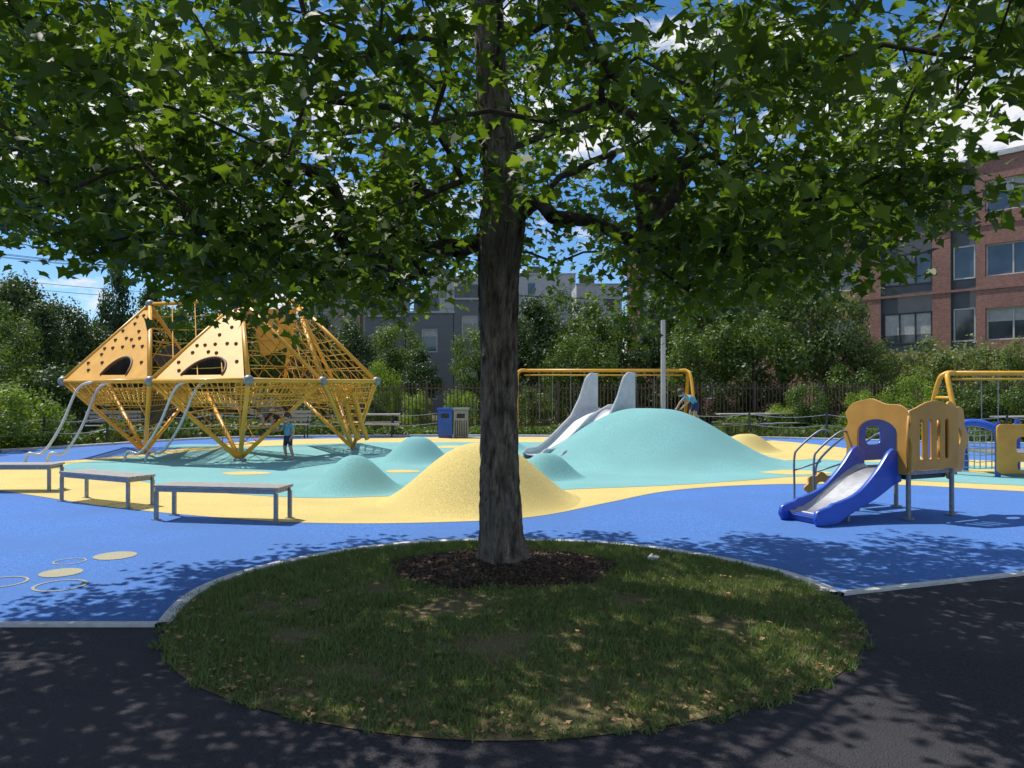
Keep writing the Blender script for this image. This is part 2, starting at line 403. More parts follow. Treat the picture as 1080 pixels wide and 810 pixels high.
# ------------------------------------------------------------ mounds
def mound(name, cx, cy, rx, ry, h, k, plateau=0.0, sharp=1.0):
    m = MB(); n = 64; R = 34
    def P(i, j):
        t = i/R; a = 2*math.pi*j/n
        tt = max(0, t-plateau)/(1-plateau)
        z = h*(.5*(1+math.cos(math.pi*tt)))**sharp
        z += h*.05*mnoise.noise(Vector((cx+math.cos(a)*t*2, cy+math.sin(a)*t*2, 0)))*(1-t)
        wob = 1+.05*math.sin(2*a+cx)+.03*math.sin(3*a+cy)
        return (cx+rx*t*wob*math.cos(a), cy+ry*t*wob*math.sin(a), z+.012-.012*t+(.012 if t < 1 else 0))
    for i in range(R+1):
        for j in range(n): m.v.append(P(i, j))
    mi = m.mi(k)
    for i in range(R):
        for j in range(n):
            m.f.append((i*n+j, (i+1)*n+j, (i+1)*n+(j+1) % n, i*n+(j+1) % n)); m.m.append(mi)
    return m.build(name, smooth=True)
mound('playground_mound', 3.15, 17.7, 3.1, 3.1, 1.12, 'teal', .10, 1.05)
mound('playground_mound', -.42, 11.2, 1.5, 1.55, .80, 'yellow', .06, .85)
mound('playground_mound', -2.5, 12.5, .88, .95, .50, 'teal', .05)
mound('playground_mound', -2.1, 17.4, .95, 1.0, .52, 'teal', .1)
mound('playground_mound', .6, 14.1, .75, .8, .42, 'teal', .1)
mound('playground_mound', 6.0, 20.2, 1.0, 1.0, .42, 'yellow', .1)
mound('playground_mound', -.3, 20.5, .9, .9, .3, 'teal', .1)

# ------------------------------------------------------------ the big tree
prof = [(0, -.08, .27), (.06, -.085, .232), (.15, -.09, .205), (.35, -.10, .185), (.85, -.11, .172), (1.68, -.11, .163), (2.2, -.12, .165), (2.6, -.12, .18), (2.95, -.09, .205), (3.15, -.07, .20), (3.4, -.09, .165), (4.18, -.17, .145), (5.0, -.21, .125), (6.2, -.15, .09), (7.3, -.1, .05), (8.2, -.1, .015)]
zs = [p[0] for p in prof]
e = empty('maple_tree', (-.08, 6.9, 0))
m = MB(); RN = 260; SN = 96; mi = m.mi('bark')
for i in range(RN+1):
    z = 8.2*(i/RN)**1.25
    cx = np.interp(z, zs, [p[1] for p in prof]); rr = np.interp(z, zs, [p[2] for p in prof])
    for j in range(SN):
        a = 2*math.pi*j/SN
        fl = .38*math.exp(-z/.09)*(max(0, math.sin(a*2.5+.6))**2)+.10*math.exp(-z/.25)*math.sin(3*a+1)
        nn = mnoise.noise(Vector((math.cos(a)*2.2, math.sin(a)*2.2, z*1.1)))*.08
        rd = abs(mnoise.noise(Vector((math.cos(a)*9, math.sin(a)*9, z*3.0))))
        nn += -.12*max(0, .2-rd)/.2 + .05*mnoise.noise(Vector((math.cos(a)*18, math.sin(a)*18, z*10)))
        q = rr*(1+fl+nn)
        m.v.append((cx+q*math.cos(a), 6.9+q*math.sin(a), z+.02))
for i in range(RN):
    for j in range(SN):
        m.f.append((i*SN+j, i*SN+(j+1) % SN, (i+1)*SN+(j+1) % SN, (i+1)*SN+j)); m.m.append(mi)
adopt(m.build('trunk', smooth=True), e)

limbs = [
 [(-.03, 6.88, 3.0), (.22, 6.85, 3.25), (.55, 6.83, 3.50), (1.25, 6.7, 3.80), (2.0, 6.55, 4.05), (2.9, 6.4, 4.3), (3.9, 6.2, 4.5)],
 [(-.18, 6.9, 4.0), (-.5, 6.85, 4.22), (-1.0, 6.8, 4.38), (-1.75, 6.65, 4.50), (-2.5, 6.5, 4.75), (-3.5, 6.3, 5.0)],
 [(-.14, 6.85, 3.6), (-.7, 6.4, 4.1), (-1.5, 5.9, 4.4), (-2.5, 5.5, 4.5), (-3.6, 5.2, 4.5)],
 [(-.10, 7.0, 3.7), (.5, 7.6, 4.1), (1.2, 8.4, 4.4), (2.2, 9.2, 4.6)],
 [(-.12, 7.0, 3.9), (-.7, 7.7, 4.2), (-1.6, 8.5, 4.4), (-2.8, 9.1, 4.5)],
 [(-.15, 6.8, 4.3), (-.1, 6.0, 4.7), (-.3, 5.0, 5.0), (-.5, 4.0, 5.2)],
 [(-.15, 6.8, 4.5), (.8, 6.2, 4.8), (1.9, 5.5, 5.1), (3.0, 4.9, 5.3)],
 [(-.2, 6.9, 5.2), (-1.2, 7.2, 5.9), (-2.2, 7.4, 6.6)],
 [(-.2, 6.9, 5.5), (.9, 7.1, 6.2), (2.2, 7.3, 6.8)],
 [(-.2, 6.9, 4.9), (.1, 7.8, 5.7), (.2, 8.9, 6.3)],
 [(-.2, 6.8, 5.2), (-1.3, 6.0, 5.6), (-2.4, 5.2, 6.0)],
]
nodes = []; par = []
def addn(p, q): nodes.append(Vector(p)); par.append(q); return len(nodes)-1
prev = -1
for z in np.arange(2.9, 8.1, .35): prev = addn((np.interp(z, zs, [p[1] for p in prof]), 6.9, z), prev)
NT = len(nodes)
for L in limbs:
    pts = catmull([tuple(p) for p in L], 4, False)
    b = min(range(NT), key=lambda i: (nodes[i]-Vector(pts[0])).length)
    prev = b
    for p in pts: prev = addn(Vector(p)+Vector([random.uniform(-.02, .02) for _ in range(3)]), prev)
xk = [-5, -4.2, -3.4, -3, -2, -1, 0, .8, 1.4, 2.2, 2.8, 3.5, 4.3, 5.5]
zk = [3.0, 2.85, 2.6, 2.4, 2.25, 2.3, 2.75, 2.5, 2.2, 2.1, 2.5, 3.0, 3.3, 3.5]
cl = []
tries = 0
while len(cl) < 850 and tries < 200000:
    tries += 1
    p = Vector((random.uniform(-5.6, 5.4), random.uniform(2.3, 11.0), random.uniform(2.0, 7.6)))
    dz = p.z-5.0; rz = 2.6 if dz > 0 else 3.0; ry = 4.4 if p.y < 6.8 else 3.5
    q = abs((p.x+.05)/5.5)**2.6+abs((p.y-6.8)/ry)**2.2+abs(dz/rz)**2.4
    if q > 1: continue
    if q < .35 and random.random() > .35: continue
    if p.z > 5.6 and random.random() > .35: continue
    if p.z < np.interp(p.x, xk, zk)+.2+.35*mnoise.noise(p*.8): continue
    if (p-Vector((0, 0, 1.6))).length < 2.9: continue
    if mnoise.noise(p*.75+Vector((3, 1, 7))) < -.15 and random.random() < .88: continue
    if p.x > 3.3 and p.y > 4.5 and random.random() < (p.x-3.3)*.5: continue
    cl.append(p)
# drooping outer sprays on both sides of the trunk
for (xa, xb, k) in ((-4.3, -.9, 95), (.9, 3.1, 55)):
    for _ in range(k):
        xx = random.uniform(xa, xb); p = Vector((xx, random.uniform(5.2, 8.0), 0)); zb = np.interp(xx, xk, zk)
        p.z = zb+.15+random.random()**1.3*1.0+.3*mnoise.noise(Vector((xx*1.4, p.y, 4)))
        cl.append(p)
def hub(p): return Vector((-.12, 6.9, max(3.0, min(6.5, p.z-.6))))
cl.sort(key=lambda p: (p-hub(p)).length)
arr = np.array([tuple(p) for p in nodes])
tips = []
for p in cl:
    d = np.linalg.norm(arr-np.array(p), axis=1)
    hd = np.linalg.norm(arr-np.array(hub(p)), axis=1)
    own = (p-hub(p)).length
    cost = d+np.where(hd > own, 3, 0)+np.where(arr[:, 2] > p.z+.5, .5, 0)
    cost[:NT] += .4
    b = int(np.argmin(cost)); q0 = nodes[b]
    L = (p-q0).length
    mid = q0.lerp(p, .5)+Vector((random.uniform(-.08, .08), random.uniform(-.08, .08), .10*L))
    i1 = addn(mid, b); i2 = addn(p, i1); tips.append(i2)
    arr = np.vstack([arr, [tuple(mid)], [tuple(p)]])
cnt = [0]*len(nodes)
for t in tips:
    i = t
    while i >= 0: cnt[i] += 1; i = par[i]
rad = [min(.085, .0034*max(c, 1)**.55+.001) for c in cnt]
m = MB()
for i in range(NT, len(nodes)):
    if par[i] < 0: continue
    b = par[i]; ra = rad[i]*1.25 if b < NT else min(rad[b], rad[i]*1.5)
    m.tube([nodes[b], nodes[i]], [ra, rad[i]], 'twig', n=7 if rad[i] > .02 else 4, cap=False)
adopt(m.build('branches', smooth=True), e)
Cs = []; Ns = []; Ts = []
for p in cl:
    k = random.randint(46, 66); R = random.uniform(.28, .48)
    o = rng.normal(0, 1, (k, 3)); o /= np.linalg.norm(o, axis=1, keepdims=True); o *= (rng.uniform(0, 1, (k, 1))**.5)*R*np.array([1.2, 1.2, .75])
    Cs.append(np.array(p)+o)
    Ns.append(rng.normal(0, .6, (k, 3))+np.array([0, 0, .8])+o*.8)
    out = o+np.array([(p.x+.1)*.06, (p.y-6.9)*.06, -.25])
    Ts.append(out+rng.normal(0, .15, (k, 3)))
C = np.vstack(Cs); Nn = np.vstack(Ns); T = np.vstack(Ts)
dist = np.linalg.norm(C-np.array([0, 0, 1.6]), axis=1); kp = dist > 2.7
C, Nn, T = C[kp], Nn[kp], T[kp]
me = leaves_mesh('leaves', C, Nn, T, rng.uniform(.060, .112, len(C)), MAPLE, .28, np.clip(rng.normal(.5, .25, len(C)), 0, 1), 'leaf')
adopt(link(bpy.data.objects.new('leaves', me)), e)

# ------------------------------------------------------------ background vegetation
def crown_mesh(name, seed, matk, nl=34, per=210, ls=.062, spiky=False):
    rg = np.random.default_rng(seed); Cs = []; Ns = []; R = []
    for i in range(nl):
        d = rg.normal(0, 1, 3); d /= np.linalg.norm(d)
        if i < 4: d *= .2
        rr = rg.uniform(.20, .36)
        c = d*(1-rr)*rg.uniform(.75, 1.08)
        if spiky: c[0:2] *= max(.15, (.9-c[2]*.75)*.9)
        o = rg.normal(0, 1, (per, 3)); o /= np.linalg.norm(o, axis=1, keepdims=True)
        rad_ = rr*(rg.uniform(.35, 1.12, (per, 1)))
        Cs.append(c+o*rad_); Ns.append(o+rg.normal(0, .55, (per, 3))+np.array([0, 0, .3]))
        R.append(np.clip(rg.normal(.45, .2, per)+rg.normal(0, .16), 0, 1))
    C = np.vstack(Cs); n = len(C)
    return leaves_mesh(name, C, np.vstack(Ns), rg.normal(0, 1, (n, 3)), rg.uniform(.6, 1.3, n)*ls, DIAMOND, .2, np.concatenate(R), matk)
VAR = {}
for kind, mk, sp in (('g', 'bgleaf', False), ('d', 'bgdark', True), ('p', 'bgpale', False), ('l', 'bglime', False)):
    VAR[kind] = [crown_mesh('crown_'+kind+str(i), 10+i+ord(kind), mk, spiky=sp) for i in range(3)]
def bgtree(u, top, d, w, kind='g', name='tree', zlow=.22, off=0):
    X = bx(u, d); H = hz(top, d); R = w/2/F*d*1.12
    e = empty(name, (X, d, 0))
    ob = bpy.data.objects.new('crown', random.choice(VAR[kind])); link(ob)
    zc = H*(1+zlow)/2; ob.location = (0, 0, zc); ob.scale = (R, R*random.uniform(.85, 1.1), H*(1-zlow)/2*1.05)
    ob.rotation_euler = (0, 0, random.uniform(0, 6.28)); ob.parent = e
    m = MB(); m.tube([(0, 0, -.05), (.03, 0, H*.3), (-.05, .05, H*.7)], [H*.022, H*.017, H*.006], 'twig', 8)
    for k in range(5):
        a = k*1.3+u; z0 = H*(.28+.07*k)
        m.tube([(0, 0, z0), (math.cos(a)*R*.35, math.sin(a)*R*.35, z0+H*.12), (math.cos(a)*R*.7, math.sin(a)*R*.7, z0+H*.2)], [H*.009, H*.006, H*.002], 'twig', 6)
    t = m.build('trunk', smooth=True); t.parent = e
def shrub(u, top, d, w, kind='g', name='shrub'):
    X = bx(u, d); H = hz(top, d); R = w/2/F*d*1.1
    ob = bpy.data.objects.new(name, random.choice(VAR[kind])); link(ob)
    ob.location = (X, d, H*.42); ob.scale = (R, R*random.uniform(.6, .9), H*.6); ob.rotation_euler = (0, 0, random.uniform(0, 6.28))
for t in [(18, 272, 40, 95, 'd'), (62, 300, 36, 85, 'd'), (-45, 280, 36, 110, 'd'), (122, 276, 44, 60, 'd'), (160, 300, 46, 80, 'd'), (205, 305, 44, 90, 'g'),
          (40, 318, 33, 90, 'd'), (95, 330, 38, 80, 'd'), (0, 320, 30, 80, 'g'),
          (255, 315, 44, 90, 'd'), (300, 325, 42, 80, 'g'), (340, 330, 40, 70, 'd'), (370, 333, 38, 75, 'd'), (418, 335, 40, 80, 'g'), (445, 368, 37, 60, 'd'), (505, 338, 34, 64, 'g'),
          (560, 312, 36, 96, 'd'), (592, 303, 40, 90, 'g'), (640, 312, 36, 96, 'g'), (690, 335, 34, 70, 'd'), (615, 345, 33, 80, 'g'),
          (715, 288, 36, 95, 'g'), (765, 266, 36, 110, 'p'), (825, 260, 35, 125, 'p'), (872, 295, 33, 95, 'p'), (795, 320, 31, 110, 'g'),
          (738, 335, 31, 90, 'g'), (905, 345, 33, 80, 'p')]:
    bgtree(*t)
for t in [(-10, 352, 26, 150, 'g'), (70, 372, 27, 120, 'd'), (15, 398, 21, 110, 'l'), (-40, 410, 19, 110, 'g'), (60, 425, 23, 60, 'g'), (130, 392, 30, 90, 'g'), (190, 402, 30, 90, 'd'),
          (260, 400, 31, 100, 'd'), (330, 398, 32, 90, 'g'), (400, 375, 33, 50, 'l'), (440, 410, 31, 60, 'l'), (485, 408, 31, 50, 'l'), (380, 405, 31, 60, 'g'),
          (560, 405, 32, 70, 'g'), (610, 400, 33, 80, 'g'), (660, 395, 33, 80, 'd'), (710, 385, 33, 80, 'd'), (850, 398, 27.5, 80, 'g'), (800, 385, 32, 100, 'd'),
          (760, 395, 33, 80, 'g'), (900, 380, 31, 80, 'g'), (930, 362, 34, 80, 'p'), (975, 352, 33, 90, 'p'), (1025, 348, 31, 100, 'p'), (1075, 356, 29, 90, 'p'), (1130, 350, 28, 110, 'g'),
          (960, 390, 27, 66, 'l'), (1010, 405, 27.5, 70, 'g'), (1060, 402, 27, 80, 'g'), (915, 408, 27, 60, 'l'), (1120, 400, 26, 80, 'g'), (825, 425, 27.5, 50, 'l')]:
    shrub(*t)
# distant mass
n = 30000
lump = rng.uniform(0, 1, n); th = rng.uniform(-1.1, 1.1, n)
D = 75+10*np.sin(th*23)+rng.normal(0, 4, n)
Hh = 6.0+1.8*np.sin(th*31)+1.3*np.sin(th*77+1)+.7*np.sin(th*151)
Cd = np.stack([D*np.sin(th), D*np.cos(th), Hh*np.sqrt(lump)], 1)
me = leaves_mesh('distant_trees', Cd, rng.normal(0, .7, (n, 3))+np.array([0, -.5, .6]), rng.normal(0, 1, (n, 3)), rng.uniform(.5, 1.15, n), DIAMOND, .2, np.clip(rng.normal(.4, .2, n)+.25*np.sin(th*50), 0, 1), 'bgdark')
link(bpy.data.objects.new('distant_trees', me))
# planting strip (low perennials) behind the surface
def strip(name, line, width, n, hmax, matk, ls, tall=False):
    line = [Vector(p) for p in line]; seg = rng.integers(0, len(line)-1, n); t = rng.uniform(0, 1, n); w = rng.uniform(0, 1, n)
    P = np.array([tuple(line[s].lerp(line[s+1], tt)) for s, tt in zip(seg, t)])
    P = np.concatenate([P+np.stack([np.zeros(n), w*width], 1)], 1)
    hv = np.array([.55+.45*mnoise.noise(Vector((q[0]*.9, q[1]*.9, 2)))*1.6 for q in P])
    z = rng.uniform(0, 1, n)*hmax*np.clip(hv, .15, 1.2)
    if tall: z = np.zeros(n)
    C = np.stack([P[:, 0], P[:, 1], z], 1)
    if tall:
        T = np.stack([rng.normal(0, .35, n), rng.normal(0, .35, n), np.ones(n)], 1); Nn = rng.normal(0, 1, (n, 3)); S = rng.uniform(.5, 1, n)*hmax*np.clip(hv, .4, 1.2); shp = [(-.012, 0), (.012, 0), (.01, .6), (0, 1)]
    else:
        T = rng.normal(0, 1, (n, 3)); Nn = rng.normal(0, .6, (n, 3))+np.array([0, 0, .7]); S = rng.uniform(.6, 1.3, n)*ls; shp = DIAMOND
    me = leaves_mesh(name, C, Nn, T, S, shp, .2, np.clip(rng.normal(.5, .25, n), 0, 1), matk)
    link(bpy.data.objects.new(name, me))
strip('planting_bed', [(-26, 15.2), (-17, 17.2), (-13.2, 20.8), (-10, 25.4), (-6, 26.6)], 2.6, 15000, .8, 'bgleaf', .14)
strip('planting_bed', [(-6, 26.6), (0, 26.7), (7, 26.0)], 2.4, 9000, .35, 'bgleaf', .12)
strip('planting_bed', [(7, 26.0), (10, 25), (14.4, 23), (24, 22.8)], 3.0, 12000, .8, 'bgleaf', .14)
strip('ornamental_grass', [(6.6, 25.9), (8, 25.5), (10, 24.9), (12, 23.9)], 1.0, 5000, .85, 'bgpale', .1, True)
strip('ornamental_grass', [(-13.5, 20.8), (-11.5, 23.4), (-10, 25.2)], 1.0, 2600, .55, 'bgpale', .1, True)

# ------------------------------------------------------------ fences
def path_pts(line, step):
    out = []
    for a, b in zip(line[:-1], line[1:]):
        a = Vector(a); b = Vector(b); L = (b-a).length; k = max(1, int(L/step))
        for i in range(k): out.append((a.lerp(b, i/k), (b-a).normalized()))
    return out
m = MB(); FL = [(-26, 21), (-13, 29.3), (14, 29.6), (26, 25.5)]
for p, t in path_pts(FL, .14):
    m.box((p.x, p.y, .92), (.035, .035, 1.76), 'fence', (Vector((t.x, t.y, 0)), Vector((-t.y, t.x, 0)), Vector((0, 0, 1))))
for p, t in path_pts(FL, 2.4):
    m.box((p.x, p.y-.05, .95), (.09, .06, 1.9), 'fence', (Vector((t.x, t.y, 0)), Vector((-t.y, t.x, 0)), Vector((0, 0, 1))))
for z in (.25, 1.62):
    m.tube([(p[0], p[1]-.03, z) for p in FL], .028, 'fence', 4)
m.build('picket_fence')
def ropefence(RL):
    m = MB(); pp = path_pts(RL, 1.7)
    for i, (p, t) in enumerate(pp):
        m.tube([(p.x, p.y, 0), (p.x, p.y, .85)], .035, 'darkmetal', 6)
        if i+1 < len(pp):
            q = pp[i+1][0]
            for zt in (.78, .45):
                m.tube([(p.x+(q.x-p.x)*s, p.y+(q.y-p.y)*s, zt-.10*4*s*(1-s)) for s in np.linspace(0, 1, 7)], .014, 'wrope', 4)
    m.build('rope_fence')
ropefence([(-20, 15.9), (-15.5, 18.2), (-12.6, 21.2), (-9.7, 25.5), (-5, 26.6), (0, 26.7)])
ropefence([(5.5, 26.4), (10, 25), (14.4, 22.9), (22, 22.8)])

# ------------------------------------------------------------ buildings
def facade(m, O, U, W, u0, u1, z0, z1, ops, k, depth=.22):
    """O origin, U along, W outward normal; ops: (ua,ub,za,zb,kind)"""
    O = Vector(O); Z = Vector((0, 0, 1))
    us = sorted(set([u0, u1]+[o[0] for o in ops]+[o[1] for o in ops])); zz = sorted(set([z0, z1]+[o[2] for o in ops]+[o[3] for o in ops]))
    P = lambda u, z, w=0: O+U*u+Z*z+W*w
    for a, b in zip(us[:-1], us[1:]):
        for c, d in zip(zz[:-1], zz[1:]):
            cu, cz = (a+b)/2, (c+d)/2
            if any(o[0] < cu < o[1] and o[2] < cz < o[3] for o in ops): continue
            m.face([P(a, c), P(b, c), P(b, d), P(a, d)], k)
    ax = (U, W, Z)
    for (ua, ub, za, zb, kind) in ops:
        for q in ([(ua, za), (ub, za)], [(ub, za), (ub, zb)], [(ub, zb), (ua, zb)], [(ua, zb), (ua, za)]):
            m.face([P(*q[0]), P(*q[1]), P(q[1][0], q[1][1], -depth), P(q[0][0], q[0][1], -depth)], k if kind != 'bay' else 'gpanel')
        if kind == 'bay':
            m.face([P(ua, za, -depth), P(ub, za, -depth), P(ub, zb, -depth), P(ua, zb, -depth)], 'gpanel')
            continue
        m.face([P(ua, za, -depth), P(ub, za, -depth), P(ub, zb, -depth), P(ua, zb, -depth)], 'glass')
        fr = 'white' if kind == 'w' else 'darkmetal'
        windowframe(m, P, ax, ua, ub, za, zb, -depth, fr)
def windowframe(m, P, ax, ua, ub, za, zb, w, fr):
    t = .07
    m.box(P((ua+ub)/2, za+t/2, w+.03), (ub-ua-.01, .06, t), fr, ax); m.box(P((ua+ub)/2, zb-t/2, w+.03), (ub-ua-.01, .06, t), fr, ax)
    nv = max(1, round((ub-ua)/1.0))
    for i in range(nv+1):
        uu = ua+t/2+(ub-ua-t)*i/nv
        m.box(P(uu, (za+zb)/2, w+.034), (t, .055, zb-za-2*t-.006), fr, ax)
    if random.random() < .6:
        h = (zb-za)*random.uniform(.25, .7)
        m.face([P(ua+t, zb-t-h, w+.004), P(ub-t, zb-t-h, w+.004), P(ub-t, zb-t, w+.004), P(ua+t, zb-t, w+.004)], 'blind')
# brick apartment building
Nn_ = Vector((25, 40, 0)); Fp = Vector((9.5, 60, 0)); U = (Nn_-Fp).normalized(); W = Vector((U.y, -U.x, 0))
if W.y > 0: W = -W
O = Fp-U*1.0
def su(s): return 26.3-s
m = MB(); H = 13.5; Ltot = 38
rows = [(.9, 2.6), (4.1, 5.75), (7.4, 9.05), (10.7, 12.35)]
ops = []; bays = []
def addbay(sa, sb): ops.append((su(sb), su(sa), 3.6, 12.9, 'bay')); bays.append((su(sb), su(sa)))
for base in (0, 9.3, 18.6, -9.3):
    addbay(base+1.30, base+2.55)
    addbay(base+3.5, base+6.35)
    for (za, zb) in rows:
        ops.append((su(base+.85), su(base-1.65), za, zb, 'w'))
ops = [o for o in ops if o[0] > .3 and o[1] < Ltot-.3]
facade(m, O, U, W, 0, Ltot, 0, H, ops, 'brick')
P = lambda u, z, w=0: O+U*u+Vector((0, 0, z))+W*w
ax = (U, W, Vector((0, 0, 1)))
for (ua, ub) in bays:
    if ua < .3 or ub > Ltot-.3: continue
    for (za, zb) in rows[1:]:
        zb2 = zb+.1; m.face([P(ua+.08, za, -.215), P(ub-.08, za, -.215), P(ub-.08, zb2, -.215), P(ua+.08, zb2, -.215)], 'glass')
        windowframe(m, P, ax, ua+.08, ub-.08, za, zb2, -.215, 'white' if ub-ua < 2 else 'darkmetal')
dep = 16
def wall(a, b, k='brick'): m.face([a, b, b+Vector((0, 0, H)), a+Vector((0, 0, H))], k)
A0 = P(0, 0); A1 = P(Ltot, 0); B0 = A0-W*dep; B1 = A1-W*dep
wall(A0, B0); wall(A1, B1); wall(B0, B1)
m.face([A0+Vector((0, 0, H-.3)), A1+Vector((0, 0, H-.3)), B1+Vector((0, 0, H-.3)), B0+Vector((0, 0, H-.3))], 'roof')
m.box(P(Ltot/2, H+.06, -.1), (Ltot+.3, .45, .14), 'lgrey', ax)
for z in (3.3, 6.8, 10.1): m.box(P(Ltot/2, z, .02), (Ltot-.04, .05, .12), 'brick', ax)
m.box(P(12, H+1.2, -6), (5, 4, 2.4), 'gpanel', ax); m.box(P(24, H+.9, -7), (3, 3, 1.8), 'lgrey', ax)
ob = m.build('brick_apartment_building')
def block(name, ua, ub, top, d, k, win='w', dep=10, nz=3, yaw=0, base=0):
    Xa, Xb = bx(ua, d), bx(ub, d); H = hz(top, d); m = MB()
    U = Vector((math.cos(yaw), math.sin(yaw), 0)); W = Vector((math.sin(yaw), -math.cos(yaw), 0)); O = Vector((Xa, d, 0)); L = Xb-Xa
    ops = []; nw = max(1, int(L/2.3))
    for r in range(nz):
        za = H-1.0-3.0*r-1.5
        if za < .5: break
        for i in range(nw):
            c = L*(i+.5)/nw; ops.append((c-.5, c+.5, za, za+1.5, win))
    facade(m, O, U, W, 0, L, 0, H, ops, k, .12)
    a = O; b = O+U*L; c = b-W*dep; dd = a-W*dep; Hv = Vector((0, 0, H))
    for p, q in ((a, dd), (b, c), (dd, c)): m.face([p, q, q+Hv, p+Hv], k)
    Hr = Vector((0, 0, H-.2)); m.face([a+Hr, b+Hr, c+Hr, dd+Hr], 'roof')
    m.box(O+U*L/2+Vector((0, 0, H+.05))-W*.05, (L+.2, .3, .12), 'lgrey', (U, W, Vector((0, 0, 1))))
    m.box(O+U*L*.3-W*4+Vector((0, 0, H+.6)), (1.6, 1.6, 1.6), 'gpanel', (U, W, Vector((0, 0, 1))))
    return m.build(name)
block('grey_townhouse', 428, 478, 330, 50, 'gsiding'); block('grey_townhouse', 478.6, 512, 316, 50, 'gsiding')
block('beige_apartment_building', 322, 416, 299, 66, 'beige'); block('grey_townhouse', 385, 427, 334, 50.5, 'gsiding')
block('pale_apartment_building', 452, 512, 292, 90, 'lgrey'); block('pale_apartment_building', 545, 607, 289, 92, 'lgrey'); block('pale_apartment_building', 608, 656, 300, 84, 'lgrey')
block('brick_house', 92, 122, 346, 62, 'brick'); block('beige_house', 235, 300, 330, 70, 'beige')

# ------------------------------------------------------------ poles and wires
m = MB(); X = bx(381, 58); m.tube([(X, 58, 0), (X, 58, 9.6)], [.16, .11], 'wood', 8); m.box((X, 58, 9.1), (2.2, .12, .12), 'wood'); m.box((X, 58, 8.4), (1.6, .1, .1), 'wood')
for dx in (-1, -.5, .5, 1): m.tube([(X+dx, 58, 9.15), (X+dx, 58, 9.35)], .04, 'grey', 6)
m.tube([(X+.28, 58, 7.2), (X+.28, 58, 8.0)], .18, 'grey', 8); m.build('utility_pole')
m = MB()
for k, (dx, z) in enumerate(((-1, 9.36), (-.5, 9.36), (.5, 9.36), (1, 9.36), (0, 8.0), (0, 7.6))):
    A = Vector((X+dx, 58, z)); B = Vector((-48+dx, 30, z+1.6)); B2 = Vector((30+dx, 75, z+1))
    m.tube([A.lerp(B, s)-Vector((0, 0, 2.0*4*s*(1-s)*.5)) for s in np.linspace(0, 1, 16)], .016, 'darkmetal', 4)
    m.tube([A.lerp(B2, s)-Vector((0, 0, 1.5*4*s*(1-s)*.5)) for s in np.linspace(0, 1, 14)], .016, 'darkmetal', 4)
m.build('power_lines')
m = MB(); X = bx(699.5, 27.2); m.tube([(X, 27.2, 0), (X, 27.2, .3), (X, 27.2, .32), (X, 27.2, 5.0)], [.14, .14, .09, .075], 'lgrey', 12)
m.tube([(X, 27.2, 4.95), (X, 26.6, 5.1)], .04, 'steel', 8); m.box((X, 26.35, 5.12), (.3, .6, .1), 'steel'); m.build('lamp_post', smooth=False)

# ------------------------------------------------------------ swings
def swing_set(name, x0, x1, Y, z, r, nsw, tilt=0):
    e = empty(name, ((x0+x1)/2, Y, 0)); m = MB()
    m.tube([(x0, Y, z), (x1, Y, z)], r, 'orange', 12); m.tube([(x0+.15, Y-.0, z-.16), (x1-.15, Y, z-.16)], r*.5, 'orange', 8)
    for xx, sg in ((x0, -1), (x1, 1)):
        for sy in (-1, 1):
            m.tube(catmull([(xx-sg*.25, Y, z), (xx, Y+sy*.08, z-.02), (xx+sg*.10, Y+sy*.3, z-.35), (xx+sg*.12, Y+sy*1.0, -.02)], 6, False), r, 'orange', 10)
        m.tube([(xx+sg*.1, Y-.5, 1.35), (xx+sg*.1, Y+.5, 1.35)], r*.6, 'orange', 8)
    adopt(m.build('frame', smooth=True), e); m = MB()
    for i in range(nsw):
        c = x0+(x1-x0)*(i+.5+.12*(1 if i % 2 == 0 else -1))/nsw
        for sx in (-.24, .24): m.tube([(c+sx, Y, z-.05), (c+sx*.95, Y, .5)], .012, 'grey', 4)
        m.tube([(c-.26, Y, .5), (c-.12, Y, .45), (c+.12, Y, .45), (c+.26, Y, .5)], .03, 'black', 6)
        m.box((c, Y, .455), (.42, .17, .03), 'black')
        m.ball((c-.24, Y, z-.06), .04, 'grey', 8); m.ball((c+.24, Y, z-.06), .04, 'grey', 8)
    adopt(m.build('swings'), e)
swing_set('swing_set', .28, 6.15, 27.7, 2.24, .058, 4)
swing_set('swing_set', 12.15, 18.0, 22.0, 2.03, .07, 3)

# ------------------------------------------------------------ mound slide
top = Vector((2.3, 18.85, 1.08)); bot = Vector((.72, 17.25, .10)); hd = (bot-top); hd.z = 0; L = hd.length; D = hd.normalized(); Pn = Vector((-D.y, D.x, 0))
if Pn.x < 0: Pn = -Pn
e = empty('metal_slide', (1.5, 18, 0)); m = MB()
def sprof(s):
    t = max(0, min(1, (s-.15)/(L-.45)))
    return 1.08+(.13-1.08)*(t*t*(3-2*t)*.45+t*.55)
ss = list(np.linspace(-.35, L+.1, 30))
for k, off in enumerate((-.28, .28)):
    w = .26
    for a, b in zip(ss[:-1], ss[1:]):
        pa = top+D*a+Pn*off; pb = top+D*b+Pn*off
        for (q0, q1, h0, h1) in ((-w, -w*.6, .05, 0), (-w*.6, w*.6, 0, 0), (w*.6, w, 0, .05)):
            m.face([(pa+Pn*q0).to_2d().to_3d()+Vector((0, 0, sprof(a)+h0)), (pa+Pn*q1).to_2d().to_3d()+Vector((0, 0, sprof(a)+h1)), (pb+Pn*q1).to_2d().to_3d()+Vector((0, 0, sprof(b)+h1)), (pb+Pn*q0).to_2d().to_3d()+Vector((0, 0, sprof(b)+h0))], 'slide')
adopt(m.build('bed', smooth=True), e); m = MB()
